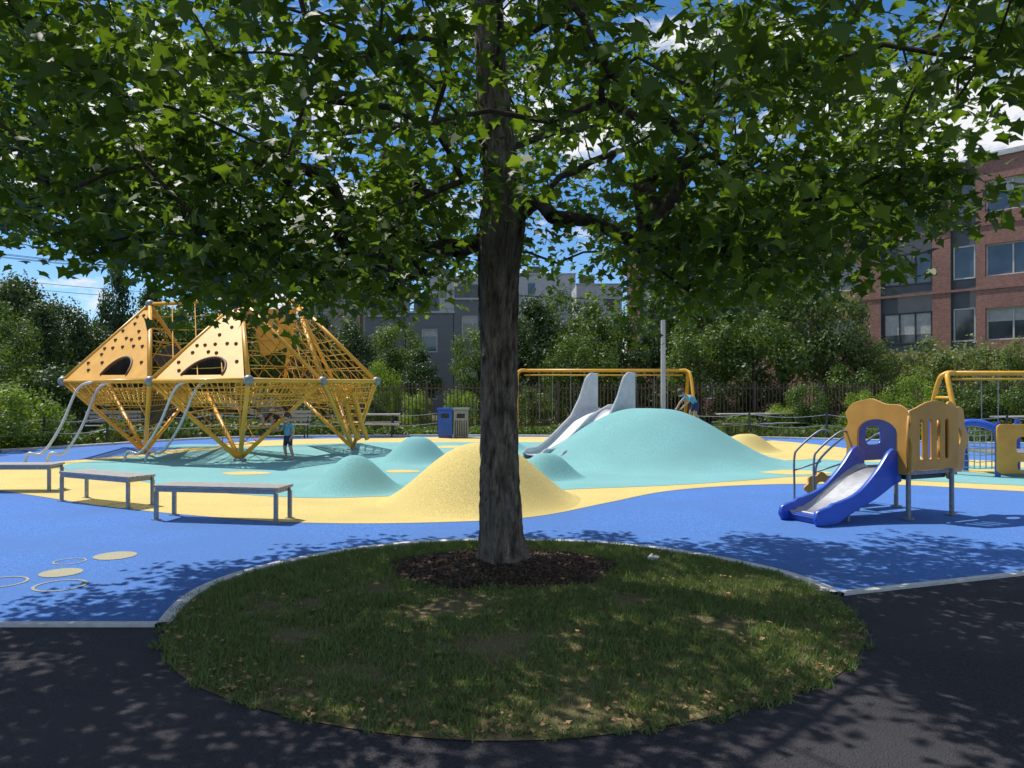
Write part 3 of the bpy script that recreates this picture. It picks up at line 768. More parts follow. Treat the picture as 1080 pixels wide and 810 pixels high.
def cheek(off, tall):
    tp = [(-.30, 1.95 if tall else 1.2), (-.02, 1.97 if tall else 1.2)]
    if tall: tp += [(.14, 1.86), (.26, 1.62), (.38, 1.38), (.52, 1.20)]
    tp += [(s, sprof(s)+.13) for s in np.linspace(.7, L-.02, 12)]+[(L+.09, sprof(L)+.08), (L+.12, sprof(L)-.05)]
    A = Vector((top.x, top.y, 0))+Pn*off
    sa = [-.30+i*(L+.40)/44 for i in range(45)]
    T = lambda s: np.interp(s, [p[0] for p in tp], [p[1] for p in tp]); B = lambda s: max(.01, sprof(s)-.14) if s > .1 else .7
    for s0, s1 in zip(sa[:-1], sa[1:]):
        m.prism([(s0, B(s0)), (s1, B(s1)), (s1, float(T(s1))), (s0, float(T(s0)))], A, D, Vector((0, 0, 1)), Pn, .035, 'slide')
    m.tube([A+D*s+Vector((0, 0, float(T(s)))) for s in sa], .028, 'slide', 6)
cheek(-.56, True); cheek(.56, True); cheek(0, False)
adopt(m.build('side_panels'), e)
m = MB(); m.box(top+Vector((0, 0, -.14))-D*.55, (.6, 1.1, .2), 'teal', (D, Pn, Vector((0, 0, 1)))); adopt(m.build('platform'), e)

# ------------------------------------------------------------ benches
def bench(A, B, h=.43, w=.42):
    A = Vector((A[0], A[1], 0)); B = Vector((B[0], B[1], 0)); U = (B-A).normalized(); V = Vector((-U.y, U.x, 0)); L = (B-A).length
    c = (A+B)/2+V*w/2; m = MB(); ax = (U, V, Vector((0, 0, 1)))
    for i in range(6):
        m.box(c+V*(-w/2+w*(i+.5)/6)+Vector((0, 0, h-.015)), (L, w/6-.012, .03), 'slat', ax)
    for s in (-1, 1): m.box(c+V*s*(w/2-.02)+Vector((0, 0, h-.055)), (L-.06, .03, .045), 'grey', ax)
    for s in (-1, 0, 1): m.box(c+U*s*(L/2-.07)+Vector((0, 0, h-.055)), (.04, w-.075, .045), 'grey', ax)
    for s in (-1, 1):
        for q in (-1, 1): m.box(c+U*s*(L/2-.035)+V*q*(w/2-.025)+Vector((0, 0, (h-.08)/2+.004)), (.045, .035, h-.082), 'grey', ax); m.box(c+U*s*(L/2-.035)+V*q*(w/2-.025)+Vector((0, 0, .014)), (.09, .08, .012), 'grey', ax)
    m.build('park_bench')
bench((-4.36, 9.55), (-2.76, 9.28)); bench((-6.42, 11.15), (-5.08, 10.42)); bench((-8.75, 12.1), (-7.12, 12.15))

# ------------------------------------------------------------ climbing frame
e = empty('climbing_net_frame', (-7, 19, 0)); fr = MB(); rp = MB(); pl = MB()
def node(u, v, d): return Vector((bx(u, d), d, hz(v, d)))
W_ = node(66, 402, 18.5); N1 = node(158, 402, 16.8); N2 = node(262, 401, 16.0); N3 = node(340, 402, 18.2); N4 = node(397, 402, 20.0)
B1 = node(112, 402.5, 22); B2 = node(212, 402.5, 22.2); B3 = node(300, 402.5, 22.5); B4 = node(352, 402.5, 23.5)
TA = node(158, 321, 19.2); TB = node(254, 316, 18.6); TC = node(312, 318, 21.2)
GA = Vector((-8.95, 19.2, .05)); GB = Vector((-5.98, 17.3, .05)); GC = Vector((bx(372, 20.5), 20.5, .05))
octs = [(TA, [W_, N1, B2, B1], GA), (TB, [N1, N2, N3, B2], GB), (TC, [N3, N4, B4, B3], GC)]
done = set()
def E(a, b, r=.05):
    k = tuple(sorted((tuple(round(x, 3) for x in a), tuple(round(x, 3) for x in b))))
    if k in done: return
    done.add(k); fr.tube([a, b], r, 'orange', 10)
for T_, mids, G_ in octs:
    for i in range(4):
        E(mids[i], mids[(i+1) % 4]); E(T_, mids[i]); E(G_, mids[i])
E(TA, TB); E(TB, TC); E(B2, B3); E(N2, N3)
for p in (W_, N1, N2, N3, N4, B1, B2, B3, B4, TA, TB, TC): fr.ball(p, .11, 'grey', 14)
for p in (GA, GB, GC): fr.tube([(p.x, p.y, 0), (p.x, p.y, .06)], .14, 'grey', 12); fr.ball(p, .09, 'grey', 10)
fr.tube([TC, TC+Vector((-.9, 0, .75))], .04, 'orange', 8)
def net(a, b, c, d, nu, nv, sag=.0, r=.013):
    f = lambda s, t: (a.lerp(b, s)).lerp(d.lerp(c, s), t)-Vector((0, 0, sag*16*s*(1-s)*t*(1-t)))
    for i in range(nu+1): rp.tube([f(i/nu, t) for t in np.linspace(0, 1, 5)], r, 'rope', 4, False)
    for j in range(nv+1): rp.tube([f(s, j/nv) for s in np.linspace(0, 1, 7)], r, 'rope', 4, False)
def trinet(a, b, c, n, r=.013):
    for i in range(1, n):
        t = i/n
        rp.tube([a.lerp(b, t), a.lerp(c, t)], r, 'rope', 4, False); rp.tube([b.lerp(c, t), b.lerp(a, t)], r, 'rope', 4, False)
        rp.tube([a.lerp(b, t), c.lerp(b, t)], r, 'rope', 4, False)
for T_, mids, G_ in octs:
    net(mids[0], mids[1], mids[2], mids[3], 7, 7, .28)
    for i in range(4):
        a, b = mids[i], mids[(i+1) % 4]
        trinet(G_, a, b, 5, .012)
        a2 = a.lerp(G_, .32); b2 = b.lerp(G_, .32)
        net(a, b, b2, a2, 16, 4, .03, .015)
        if i in (1, 2, 3): trinet(T_, a, b, 6)
    rp.tube([T_, G_], .018, 'rope', 5, False)
net(TA, TB, N2, N1, 4, 6, .1)
net(TB, TC, N4, N3, 6, 8, 0)
adopt(fr.build('frame', smooth=True), e); adopt(rp.build('nets'), e)
def panel2d(name, loops, th, A, U, V, k, par, bev=.004):
    cu = bpy.data.curves.new(name, 'CURVE'); cu.dimensions = '2D'; cu.fill_mode = 'BOTH'; cu.extrude = th/2; cu.bevel_depth = bev; cu.bevel_resolution = 1
    for lp_ in loops:
        sp = cu.splines.new('POLY'); sp.points.add(len(lp_)-1); sp.use_cyclic_u = True
        for i, p in enumerate(lp_): sp.points[i].co = (p[0], p[1], 0, 1)
    tmp = bpy.data.objects.new('tmp', cu); scene.collection.objects.link(tmp)
    dg = bpy.context.evaluated_depsgraph_get(); me = bpy.data.meshes.new_from_object(tmp.evaluated_get(dg)); bpy.data.objects.remove(tmp); bpy.data.curves.remove(cu)
    me.materials.clear(); me.materials.append(M[k])
    U = U.normalized(); V = (V-U*V.dot(U)).normalized(); Wn = U.cross(V)
    Mx = Matrix(((U.x, V.x, Wn.x, A.x), (U.y, V.y, Wn.y, A.y), (U.z, V.z, Wn.z, A.z), (0, 0, 0, 1)))
    me.transform(Mx); ob = link(bpy.data.objects.new(name, me)); adopt(ob, par); return ob, (lambda p, w=0: A+U*p[0]+V*p[1]+Wn*w), Wn
def climb_panel(T_, a, b, ins=.06, arch=(.42, .30), ctr=.5, cut=.0):
    A = a.copy(); U = (b-a); L = U.length; U.normalize(); tv = T_-a; tu = tv.dot(U); V = tv-U*tu; hgt = V.length; V.normalize()
    tri = [(ins*2.2, ins), (L-ins*2.2, ins), (tu+.10, hgt-.22), (tu-.10, hgt-.22)]
    cx = L*ctr; R = arch[0]
    hole = [(cx+R*math.cos(t), .16+R*1.1*math.sin(t)) for t in np.linspace(0, math.pi, 18)]
    ob, Pf, Wn = panel2d('climbing_panel', [tri, hole], .025, A, U, V, 'panel', e)
    sgn = 1 if Wn.dot(Vector((0, -1, 0))) > 0 else -1
    hm = MB(); random.seed(3)
    for i in range(9):
        for j in range(8):
            y_ = .3+j*(hgt-.5)/8+random.uniform(-.04, .04); lo = tu*y_/hgt+.14; hi = L-(L-tu)*y_/hgt-.14
            x_ = lo+(hi-lo)*(i+.5)/9+random.uniform(-.05, .05)
            if hi-lo < .1 or (i % 2 == j % 2): continue
            if hi-lo < 1.0 and i % 3: continue
            if abs(x_-cx) < R+.08 and y_ < R+.35: continue
            hm.ball(Pf((x_, y_), sgn*.02), .045, 'hold', 8)
    hm.tube([Pf((p[0], p[1]), sgn*.02) for p in hole], .03, 'hold', 6)
    adopt(hm.build('climbing_holds', smooth=True), e)
    bk = MB(); hp = [Pf(q, -sgn*.45) for q in hole]; hf = [Pf(q, -sgn*.015) for q in hole]
    for i in range(len(hp)-1): bk.face([hf[i], hf[i+1], hp[i+1], hp[i]], 'black')
    bk.face(hp, 'black'); adopt(bk.build('tunnel'), e)
climb_panel(TA, W_, N1, arch=(.48, .3), ctr=.56); climb_panel(TB, N1, N2, arch=(.52, .3), ctr=.5)
# upper right panel
A = TB.lerp(N3, .12); B = TC.lerp(N3, .10)
U = B-A
panel2d('climbing_panel', [[(0, 0), (U.length*.9, 0), (U.length*.72, -.95), (.25, -1.15)], [(U.length*.45+.17*math.cos(t), -.42+.17*math.sin(t)) for t in np.linspace(0, 6.28, 16, endpoint=False)]], .025, A, U, Vector((0, .35, 1)), 'panel', e)
# fabric panels
bl = MB()
bl.face([N1.lerp(GA, .08), B2.lerp(GA, .45), GA.lerp(N1, .35)], 'black')
bl.face([N3.lerp(GB, .15), B2.lerp(GB, .3), GB.lerp(N3, .45)], 'black'); bl.face([TA.lerp(B2, .45), B2, TA.lerp(N1, .75)], 'black')
adopt(bl.build('fabric_panels'), e)
# steel slide-poles
def rails(u0, v0, u1, v1, d0, d1, nm):
    sm = MB()
    for off in (-.18, .18):
        a = node(u0, v0, d0)+Vector((off*1.2, .1*off, 0)); bxy = gp(u1, v1); b = Vector((bxy[0]+off*1.2, bxy[1]+off*.2, .0))
        mid1 = a+Vector((-.30, -.05, -.16)); mid2 = a.lerp(b, .55)+Vector((0, 0, .0))
        sm.tube(catmull([tuple(a), tuple(mid1), tuple(mid2), tuple(a.lerp(b, .86)+Vector((0, 0, -.02))), tuple(b+Vector((-.12, 0, .22))), tuple(b+Vector((-.2, 0, 0)))], 7, False), .03, 'slide', 8)
    adopt(sm.build(nm, smooth=True), e)
rails(108, 403, 48, 489, 17.6, 16.9, 'slide_rail'); rails(212, 402, 152, 487, 16.6, 16.2, 'slide_rail')
sm = MB()   # curved step ladder
sp = node(365, 425, 19.4); sm.tube(catmull([tuple(sp+Vector((-.25, 0, .45))), tuple(sp), tuple(sp+Vector((.15, -.1, -.5))), tuple(sp+Vector((.35, -.1, -.9)))], 6, False), .06, 'orange', 8)
sm.tube(catmull([tuple(sp+Vector((.05, 0, .45))), tuple(sp+Vector((.25, 0, 0))), tuple(sp+Vector((.4, -.1, -.5))), tuple(sp+Vector((.55, -.1, -.9)))], 6, False), .06, 'orange', 8)
for s in range(6): sm.tube([tuple(sp+Vector((-.15+.08*s, 0, .3-.2*s))), tuple(sp+Vector((.15+.07*s, 0, .3-.2*s)))], .04, 'orange', 6)
adopt(sm.build('step_ladder', smooth=True), e)

# ------------------------------------------------------------ toddler play unit
e = empty('toddler_slide_unit', (5.05, 10.1, 0))
C = Vector((5.0, 10.1, 0)); e1 = Vector((-.9, -.436, 0)).normalized()
e2 = Vector((.436, -.9, 0)).normalized(); Z = Vector((0, 0, 1)); h = .40; PZ = .57
FL_ = C+e1*h+e2*h; FR = C-e1*h+e2*h; BL = C+e1*h-e2*h; BR = C-e1*h-e2*h
m = MB()
for p, t in ((FL_, 1.36), (FR, 1.28), (BL, 1.36), (BR, 1.28)):
    m.tube([(p.x, p.y, .0), (p.x, p.y, t)], .030, 'grey', 12); m.tube([(p.x, p.y, .01), (p.x, p.y, .03)], .07, 'grey', 12)
m.box((C.x, C.y, PZ), (2*h, 2*h, .05), 'grey', (e1, e2, Z)); m.box((C.x, C.y, PZ-.06), (2*h-.1, 2*h-.1, .05), 'darkmetal', (e1, e2, Z))
adopt(m.build('posts_and_deck', bevel=.004), e)
def rrect(x0, y0, x1, y1, r, n=5):
    out = []
    for cx, cy, a in ((x1-r, y1-r, 0), (x0+r, y1-r, 90), (x0+r, y0+r, 180), (x1-r, y0+r, 270)):
        for k in range(n+1): t = math.radians(a+90*k/n); out.append((cx+r*math.cos(t), cy+r*math.sin(t)))
    return out
# slatted front panel
Uf = (FR-FL_).normalized(); wd = (FR-FL_).length
slots = [rrect(.13+i*.155, .12, .20+i*.155, .62, .033) for i in range(4)]
outl = [(-.06, 0), (wd+.04, 0), (wd+.06, .3), (wd+.04, .72)]+[(wd-.02-(wd-.06)*t, .74+.10*math.sin(math.pi*t)) for t in np.linspace(.08, .95, 8)]+[(-.05, .72), (-.09, .35)]
panel2d('slatted_panel', [outl]+slots, .022, Vector((FL_.x, FL_.y, PZ+.04))+e2*.045, Uf, Z, 'plyellow', e)
# scalloped round side panel on the right
sc_ = [( .42+(.42+.04*math.cos(7*t))*math.cos(t), .44+(.46+.04*math.cos(7*t))*math.sin(t)) for t in np.linspace(0, 2*math.pi, 70, endpoint=False)]
hole = [(.54+.13*math.cos(t), .48+.13*math.sin(t)) for t in np.linspace(0, 2*math.pi, 24, endpoint=False)]
Us = Vector((.78, .62, 0)).normalized(); As = Vector((FR.x, FR.y, PZ-.06))-Us*.34+Vector((0, .05, 0))
panel2d('flower_panel', [sc_, hole], .022, As, Us, Z, 'plyellow', e)
# archway over slide
Ua = (FL_-BL).normalized(); wa = (FL_-BL).length
topc = catmull([(wa+.10, .30), (wa+.05, .46), (wa+.08, .64), (wa-.05, .78), (wa-.28, .80), (wa*.42, .86), (.20, .84), (.04, .80), (-.07, .68), (-.04, .54), (-.11, .42), (-.06, .24)], 4, False)
ar = [(-.08, -.05), (.10, -.05), (.10, .40)]+[(wa/2-(wa/2-.10)*math.cos(t), .42+.19*math.sin(t)) for t in np.linspace(.15, math.pi-.15, 12)]+[(wa-.10, .40), (wa-.10, -.05), (wa+.06, -.05)]+topc
panel2d('arch_panel', [ar], .022, Vector((BL.x, BL.y, PZ+.04))+e1*.045, Ua, Z, 'plyellow', e)
panel2d('rear_panel', [rrect(-.02, .05, wd, .62, .1), rrect(.2, .25, .5, .5, .08)], .02, Vector((BL.x, BL.y, PZ+.04)), (BR-BL).normalized(), Z, 'plblue', e)
# slide
m = MB(); st = C+e1*(h+.0); SL = 1.30; wS = .25
def sz(s):
    t = max(0, min(1, (s-.12)/(SL-.32))); return .60+(.115-.60)*(t*.6+.4*t*t*(3-2*t))-(.03 if s > SL-.12 else 0)
ssp = np.linspace(0, SL, 26)
for a, b in zip(ssp[:-1], ssp[1:]):
    pa = st+e1*a; pb = st+e1*b
    for (q0, q1, h0, h1) in ((-wS, -wS*.7, .05, 0), (-wS*.7, wS*.7, 0, 0), (wS*.7, wS, 0, .05)):
        m.face([pa+e2*q0+Z*(sz(a)+h0), pa+e2*q1+Z*(sz(a)+h1), pb+e2*q1+Z*(sz(b)+h1), pb+e2*q0+Z*(sz(b)+h0)], 'steel')
adopt(m.build('slide_bed', smooth=True), e)
top_ = [(s, sz(s)+.10+.13*math.exp(-((s-.12)/.16)**2)+.035*math.sin(s*7)) for s in np.linspace(0, SL+.02, 22)]
bot_ = [(s, max(.02, sz(s)-.13-.05*math.sin(s*5))) for s in np.linspace(SL, 0, 18)]
end_ = [(SL+.09, .17), (SL+.11, .09), (SL+.07, .02)]
for q in (-wS-.02, wS+.02):
    panel2d('slide_side', [top_+end_+bot_], .04, st+e2*q, e1, Z, 'plblue', e, .012)
m = MB(); m.box(st+e1*(SL-.12)+Z*.06, (.2, 2*wS-.01, .09), 'plblue', (e1, e2, Z)); m.tube([st+e1*.75+e2*.15+Z*.0, st+e1*.7+e2*.15+Z*.3], .025, 'grey', 8); adopt(m.build('slide_foot', bevel=.01), e)
# handrails and steps on the far side
m = MB()
for q in (-.3, .28):
    A = C-e2*h+e1*q; a0_ = Vector((A.x, A.y, PZ+.42))
    m.tube(catmull([tuple(a0_), tuple(a0_-e2*.25-Z*.03), tuple(a0_-e2*.7-Z*.40), tuple(a0_-e2*.75-Z*.7), tuple(a0_-e2*.75-Z*.985)], 6, False), .016, 'grey', 8)
for i in range(3): m.box(C-e2*(h+.18+.22*i)+Z*(PZ-.14*(i+1)), (.6, .2, .03), 'grey', (e1, e2, Z))
adopt(m.build('steps_and_handrails', smooth=False), e)
m = MB()
for q in (0, .34):
    a = BL+e1*.03-e2*(.05+q); m.tube(catmull([(a.x+.02, a.y, 1.02), (a.x-.12, a.y, 1.03), (a.x-.40, a.y, .80), (a.x-.46, a.y, .66), (a.x-.46, a.y, .3), (a.x-.46, a.y, 0)], 6, False), .015, 'grey', 8)
    m.tube([(a.x-.46, a.y, .5), (a.x-.1, a.y, .62)], .012, 'grey', 6)
adopt(m.build('grab_rails', smooth=True), e)
g1 = gp(866, 531); sc2 = [(.0+(.24+.025*math.cos(8*t))*math.cos(t), .22+(.20+.02*math.cos(8*t))*math.sin(t)) for t in np.linspace(0, 2*math.pi, 64, endpoint=False)]
panel2d('activity_panel', [sc2, [(.09*math.cos(t), .24+.07*math.sin(t)) for t in np.linspace(0, 6.28, 18, endpoint=False)]], .03, Vector((g1[0], g1[1], 0)), Vector((1, .2, 0)), Z, 'plyellow', e)
# second unit at right with net
e = empty('toddler_net_unit', (9.2, 14.2, 0)); m = MB()
X0 = bx(1052, 14.2)
for xx, yy in ((X0, 14.2), (X0+1.0, 14.2), (X0+.0, 15.2), (X0+1, 15.2), (bx(1006, 14.6), 14.6), (bx(1006, 14.6), 15.4)):
    m.tube([(xx, yy, 0), (xx, yy, 1.0)], .05, 'plblue', 10)
m.box((X0+.5, 14.7, .42), (1.0, 1.0, .05), 'grey'); adopt(m.build('posts_and_deck', bevel=.004), e)
panel2d('yellow_panel', [rrect(-.06, 0, 1.15, .88, .08), rrect(.28, .34, .60, .66, .1), rrect(.74, .34, 1.0, .66, .1), rrect(.3, .06, .6, .22, .05)], .03, Vector((X0, 14.13, .08)), Vector((1, 0, 0)), Z, 'plyellow', e)
m = MB(); a = Vector((bx(1006, 14.6), 14.5, .9)); b = Vector((X0, 14.2, .9))
m.tube(catmull([tuple(a), tuple(a.lerp(b, .3)+Z*.08), tuple(a.lerp(b, .7)+Z*.05), tuple(b-Z*.05)], 5, False), .07, 'plblue', 8)
for i in range(8): m.tube([a.lerp(b, i/7), a.lerp(b, i/7)-Z*.75], .010, 'wrope', 4)
for j in range(6): m.tube([a-Z*(.12+.12*j), a.lerp(b, .5)-Z*(.16+.12*j), b-Z*(.12+.12*j)], .010, 'wrope', 4)
adopt(m.build('net_bridge', smooth=True), e)

# ------------------------------------------------------------ bins, tables, benches
def bins(name, u, d, kb):
    X = bx(u, d); m = MB(); m.box((X, d, .47), (.46, .46, .86), kb); m.box((X, d, .94), (.52, .52, .07), kb); m.box((X, d-.236, .72), (.26, .02, .14), 'black')
    for i in range(6): m.box((X-.18+.072*i, d-.24, .32), (.03, .015, .5), 'darkmetal' if kb == 'grey' else 'plblue')
    for sx in (-1, 1): m.box((X+sx*.17, d, .02), (.08, .3, .04), 'darkmetal')
    m.build(name, bevel=.01)
bins('recycling_bin', 470, 25.7, 'plblue'); bins('trash_bin', 486.5, 25.7, 'grey')
def table(u, d, yaw=0):
    X = bx(u, d); U = Vector((math.cos(yaw), math.sin(yaw), 0)); V = Vector((-U.y, U.x, 0)); c = Vector((X, d, 0)); ax = (U, V, Z); m = MB()
    for i in range(5): m.box(c+V*(-.28+.14*i)+Z*.74, (1.7, .125, .04), 'slat', ax)
    for s in (-1, 1):
        for k in (0, 1): m.box(c+V*s*(.62+.13*k)+Z*.44, (1.7, .115, .04), 'slat', ax)
        m.tube([c+U*s*.6-V*.72+Z*.41, c+U*s*.6+V*.72+Z*.41], .025, 'darkmetal', 6)
        for q in (-1, 1): m.tube([c+U*s*.6+V*q*.62, c+U*s*.6+V*q*.22+Z*.72], .028, 'darkmetal', 6)
    m.build('picnic_table')
table(783, 26.7); table(815, 27.2, .3); table(1078, 24.2, .2); table(395, 26.3, .1)
def seatbench(u, d, yaw=0):
    X = bx(u, d); U = Vector((math.cos(yaw), math.sin(yaw), 0)); V = Vector((-U.y, U.x, 0)); c = Vector((X, d, 0)); ax = (U, V, Z); m = MB()
    for i in range(4): m.box(c+V*(-.18+.11*i)+Z*.44, (1.6, .09, .03), 'slat', ax)
    for i in range(3): m.box(c+V*(.26+.02*i)+Z*(.58+.13*i), (1.6, .03, .1), 'slat', ax)
    for s in (-1, 1):
        m.tube([c+U*s*.7-V*.18, c+U*s*.7-V*.18+Z*.42], .025, 'darkmetal', 6); m.tube([c+U*s*.7+V*.2, c+U*s*.7+V*.24+Z*.45, c+U*s*.7+V*.32+Z*.9], .025, 'darkmetal', 6)
    m.build('backed_bench')
seatbench(120, 25.0, .5); seatbench(640, 26.5); seatbench(300, 25.6)

# ------------------------------------------------------------ children
def person(name, loc, J, shirt, height_note=None, yaw=0, hairk='hair', face=Vector((0, -1, 0))):
    """J: dict of joints (metres, local)"""
    e = empty(name, loc); R = Matrix.Rotation(yaw, 4, 'Z')
    order = ['pelvis', 'waist', 'chest', 'neck', 'head', 'shL', 'elL', 'wrL', 'shR', 'elR', 'wrR', 'hpL', 'knL', 'anL', 'toL', 'hpR', 'knR', 'anR', 'toR']
    rad = dict(pelvis=.088, waist=.078, chest=.092, neck=.034, head=.03, shL=.045, elL=.030, wrL=.021, shR=.045, elR=.03, wrR=.021, hpL=.068, knL=.042, anL=.028, toL=.024, hpR=.068, knR=.042, anR=.028, toR=.024)
    eds = [('pelvis', 'waist'), ('waist', 'chest'), ('chest', 'neck'), ('neck', 'head'), ('chest', 'shL'), ('shL', 'elL'), ('elL', 'wrL'), ('chest', 'shR'), ('shR', 'elR'), ('elR', 'wrR'), ('pelvis', 'hpL'), ('hpL', 'knL'), ('knL', 'anL'), ('anL', 'toL'), ('pelvis', 'hpR'), ('hpR', 'knR'), ('knR', 'anR'), ('anR', 'toR')]
    P = {k: R @ Vector(J[k]) for k in order}
    me = bpy.data.meshes.new('sk'); me.from_pydata([P[k] for k in order], [(order.index(a), order.index(b)) for a, b in eds], [])
    ob = bpy.data.objects.new('sk', me); link(ob)
    ob.modifiers.new('s', 'SKIN'); sv = me.skin_vertices[0].data
    for i, k in enumerate(order): sv[i].radius = (rad[k], rad[k]*(.8 if k in ('chest', 'waist', 'pelvis') else 1)); sv[i].use_root = (k == 'pelvis')
    ss_ = ob.modifiers.new('u', 'SUBSURF'); ss_.levels = 2; ss_.render_levels = 2
    dg = bpy.context.evaluated_depsgraph_get(); dg.update(); bm_ = bpy.data.meshes.new_from_object(ob.evaluated_get(dg)); bpy.data.objects.remove(ob)
    bm_.materials.clear()
    for k in (shirt, 'shorts', 'skin', 'shoe'): bm_.materials.append(M[k])
    kind = {0: 0, 1: 0, 2: 2, 3: 2, 4: 0, 5: 0, 6: 2, 7: 0, 8: 0, 9: 2, 10: 1, 11: 1, 12: 2, 13: 3, 14: 1, 15: 1, 16: 2, 17: 3}
    for f in bm_.polygons:
        c = f.center; best = 9; bi = 0; bt = 0
        for i, (a, b) in enumerate(eds):
            A = P[a]; B = P[b]; t = max(0, min(1, (c-A).dot(B-A)/max(1e-6, (B-A).length_squared))); dd = (c-(A+(B-A)*t)).length
            if dd < best: best = dd; bi = i; bt = t
        k = kind[bi]
        if bi in (5, 8) and bt > .55: k = 2
        if bi in (11, 15) and bt > .75: k = 2
        if bi == 0 and bt < .35: k = 1
        if bi == 2 and bt < .3: k = 0
        f.material_index = k; f.use_smooth = True
    body = link(bpy.data.objects.new('body', bm_)); body.parent = e
    hc = P['head']; fdir = (R @ face).normalized(); up = (P['head']-P['neck']).normalized(); side = fdir.cross(up).normalized(); fdir = up.cross(side).normalized()
    if fdir.dot(R @ face) < 0: fdir = -fdir
    r = .088; c = hc+up*.07; H_ = MB()
    for i in range(13):
        th = math.pi*i/12
        for j in range(18):
            ph = 2*math.pi*j/18; x_ = math.sin(th)*math.cos(ph); y_ = math.sin(th)*math.sin(ph); z_ = math.cos(th)
            taper = 1-.22*max(0, -z_)
            H_.v.append(tuple(c+side*x_*r*.86*taper+fdir*y_*r*taper*.98+up*z_*r*1.15))
    mi = H_.mi('skin')
    for i in range(12):
        for j in range(18): H_.f.append((i*18+j, (i+1)*18+j, (i+1)*18+(j+1) % 18, i*18+(j+1) % 18)); H_.m.append(mi)
    H_.ball(c+fdir*r*1.0-up*.012, .013, 'skin', 8)
    for s in (-1, 1):
        H_.ball(c+side*s*.032+fdir*r*.86, .013, 'eyew', 8); H_.ball(c+side*s*.032+fdir*(r*.86+.009), .007, 'black', 8); H_.ball(c+side*s*r*.86, .02, 'skin', 8)
        H_.tube([c+side*s*.02+fdir*r*.92+up*.024, c+side*s*.046+fdir*r*.82+up*.022], .004, 'hair', 5)
    H_.tube([c-side*.02+fdir*r*.86-up*.045, c+fdir*r*.92-up*.048, c+side*.02+fdir*r*.86-up*.045], .005, 'lip', 6)
    o = H_.build('head', smooth=True); o.parent = e
    hh = MB(); mi = hh.mi(hairk)
    for i in range(9):
        th = math.pi*.62*i/8
        for j in range(24):
            ph = 2*math.pi*j/24; y_ = math.sin(th)*math.sin(ph)
            front = max(0, y_)
            th2 = th*(1-.38*front); x_ = math.sin(th2)*math.cos(ph); y_ = math.sin(th2)*math.sin(ph); z_ = math.cos(th2)
            q = r*(1.08+.03*math.sin(j*2.3+i)); hh.v.append(tuple(c+side*x_*q*.9+fdir*y_*q-fdir*.006+up*z_*q*1.16))
    for i in range(8):
        for j in range(24): hh.f.append((i*24+j, (i+1)*24+j, (i+1)*24+(j+1) % 24, i*24+(j+1) % 24)); hh.m.append(mi)
    o = hh.build('hair', smooth=True); o.parent = e
    hm = MB()
    for sd in ('L', 'R'):
        w = P['wr'+sd]; d = (w-P['el'+sd]).normalized(); s_ = d.cross(fdir); s_ = s_.normalized() if s_.length > .1 else side; nrm = d.cross(s_)
        hm.tube([w-d*.01, w+d*.02, w+d*.05], [.019, .024, .020], 'skin', 8)
        for i, Lf in enumerate((.036, .042, .040, .031)):
            b = w+d*.048+s_*(-.018+.012*i); hm.tube([b, b+d*Lf*.5+nrm*.003, b+d*Lf*.85+nrm*.012, b+d*Lf+nrm*.02], [.0062, .006, .005, .003], 'skin', 6)
        b = w+d*.018-s_*.018; hm.tube([b, b+d*.02-s_*.018, b+d*.036-s_*.022], [.007, .006, .0035], 'skin', 6)
    o = hm.build('hands', smooth=True); o.parent = e
    return e
stand = dict(pelvis=(0, 0, .50), waist=(0, 0, .60), chest=(0, 0, .72), neck=(0, 0, .82), head=(0, -.01, .88), shL=(-.12, 0, .775), elL=(-.20, -.05, .64), wrL=(-.24, -.17, .66), shR=(.12, 0, .775), elR=(.17, .02, .62), wrR=(.19, -.08, .50),
             hpL=(-.06, 0, .47), knL=(-.08, -.03, .27), anL=(-.08, .02, .05), toL=(-.085, -.09, .025), hpR=(.06, 0, .47), knR=(.09, -.01, .27), anR=(.12, .05, .05), toR=(.13, -.05, .025))
person('child', (bx(304, 17.6), 17.6, .016), stand, 'shirtb', yaw=-.6)
bend = dict(pelvis=(0, .12, .46), waist=(0, .07, .55), chest=(0, -.06, .62), neck=(0, -.16, .655), head=(0, -.22, .69), shL=(-.11, -.09, .63), elL=(-.16, -.22, .50), wrL=(-.14, -.32, .36), shR=(.11, -.09, .63), elR=(.15, -.20, .50), wrR=(.13, -.32, .38),
            hpL=(-.06, .11, .43), knL=(-.09, .0, .25), anL=(-.09, .08, .05), toL=(-.09, -.03, .025), hpR=(.06, .11, .43), knR=(.09, .02, .25), anR=(.10, .16, .05), toR=(.10, .05, .025))
# stands on the back shoulder of the big mound
cxp, cyp = 4.22, 18.45
rr_ = math.hypot(cxp-3.15, cyp-17.7)/3.1; tt_ = max(0, rr_-.10)/.90; zm = 1.12*(.5*(1+math.cos(math.pi*tt_)))**1.05
person('child', (cxp, cyp, zm-.01), bend, 'shirtb', yaw=-1.3)
sit = dict(pelvis=(0, .05, .10), waist=(0, .04, .20), chest=(0, .0, .33), neck=(0, -.02, .43), head=(0, -.04, .49), shL=(-.12, 0, .385), elL=(-.2, -.1, .35), wrL=(-.18, -.2, .45), shR=(.12, 0, .385), elR=(.2, -.08, .34), wrR=(.18, -.2, .42),
           hpL=(-.07, .03, .09), knL=(-.1, -.2, .13), anL=(-.09, -.26, -.08), toL=(-.09, -.35, -.10), hpR=(.07, .03, .09), knR=(.1, -.2, .12), anR=(.10, -.28, -.08), toR=(.1, -.37, -.1))
person('child', (bx(280, 17.9), 17.9, .82), sit, 'shirtg', yaw=.5)

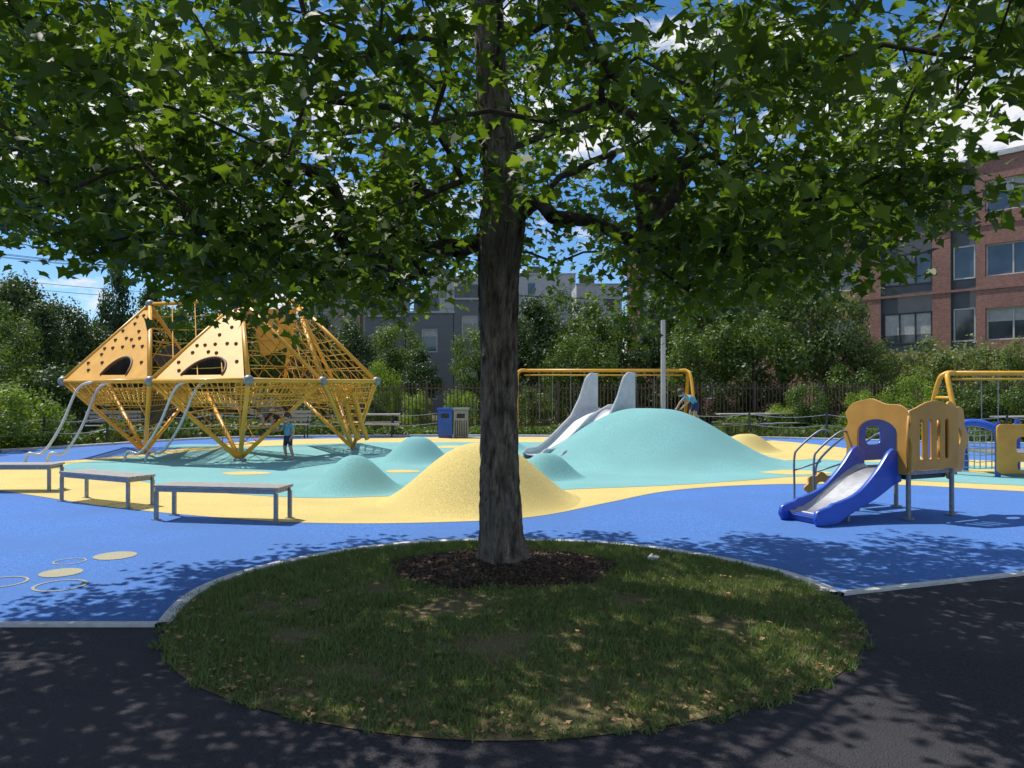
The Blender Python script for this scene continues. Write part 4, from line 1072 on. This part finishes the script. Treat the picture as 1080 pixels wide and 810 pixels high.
# ------------------------------------------------------------ sky and light
sv = Vector((-.42, .33, .85)).normalized()
el = math.asin(sv.z); rot = math.atan2(sv.x, sv.y)
w = bpy.data.worlds.new('World'); scene.world = w; w.use_nodes = True; nt = w.node_tree; nt.nodes.clear()
out = nt.nodes.new('ShaderNodeOutputWorld'); bg = nt.nodes.new('ShaderNodeBackground'); bg.inputs[1].default_value = .15
sky = nt.nodes.new('ShaderNodeTexSky'); sky.sky_type = 'NISHITA'; sky.sun_disc = False; sky.sun_elevation = el; sky.sun_rotation = rot; sky.air_density = .8; sky.dust_density = .1; sky.ozone_density = 4.0
tc = nt.nodes.new('ShaderNodeTexCoord'); mp = nt.nodes.new('ShaderNodeMapping'); mp.inputs['Scale'].default_value = (1, 1, 2.4); mp.inputs['Location'].default_value = (.35, .1, .15)
no = nt.nodes.new('ShaderNodeTexNoise'); no.inputs['Scale'].default_value = 5.0; no.inputs['Detail'].default_value = 6; no.inputs['Roughness'].default_value = .6
nt.links.new(tc.outputs['Generated'], mp.inputs[0]); nt.links.new(mp.outputs[0], no.inputs['Vector'])
rp_ = nt.nodes.new('ShaderNodeValToRGB'); rp_.color_ramp.elements[0].position = .50; rp_.color_ramp.elements[1].position = .58
nt.links.new(no.outputs[0], rp_.inputs[0])
hs = nt.nodes.new('ShaderNodeHueSaturation'); hs.inputs['Saturation'].default_value = 1.2; hs.inputs['Value'].default_value = .92; nt.links.new(sky.outputs[0], hs.inputs['Color'])
mx = nt.nodes.new('ShaderNodeMixRGB'); mx.inputs[2].default_value = (6.2, 6.25, 6.4, 1)
nt.links.new(rp_.outputs[0], mx.inputs[0]); nt.links.new(hs.outputs[0], mx.inputs[1]); nt.links.new(mx.outputs[0], bg.inputs[0]); nt.links.new(bg.outputs[0], out.inputs[0])
sl = bpy.data.lights.new('sun', 'SUN'); sl.energy = 5.0; sl.angle = math.radians(.5); sl.color = (1, .955, .88)
so = link(bpy.data.objects.new('sun', sl)); so.rotation_euler = sv.to_track_quat('Z', 'Y').to_euler(); so.location = (-10, 0, 30)

cam = bpy.data.cameras.new('camera'); co = link(bpy.data.objects.new('camera', cam)); co.location = (0, 0, EYE)
co.rotation_euler = (math.radians(90.345), 0, 0); cam.lens = 36*F/1080; cam.sensor_width = 36; cam.clip_end = 2000; cam.clip_start = .05
scene.camera = co
scene.view_settings.view_transform = 'Standard'; scene.view_settings.look = 'None'; scene.view_settings.exposure = 0
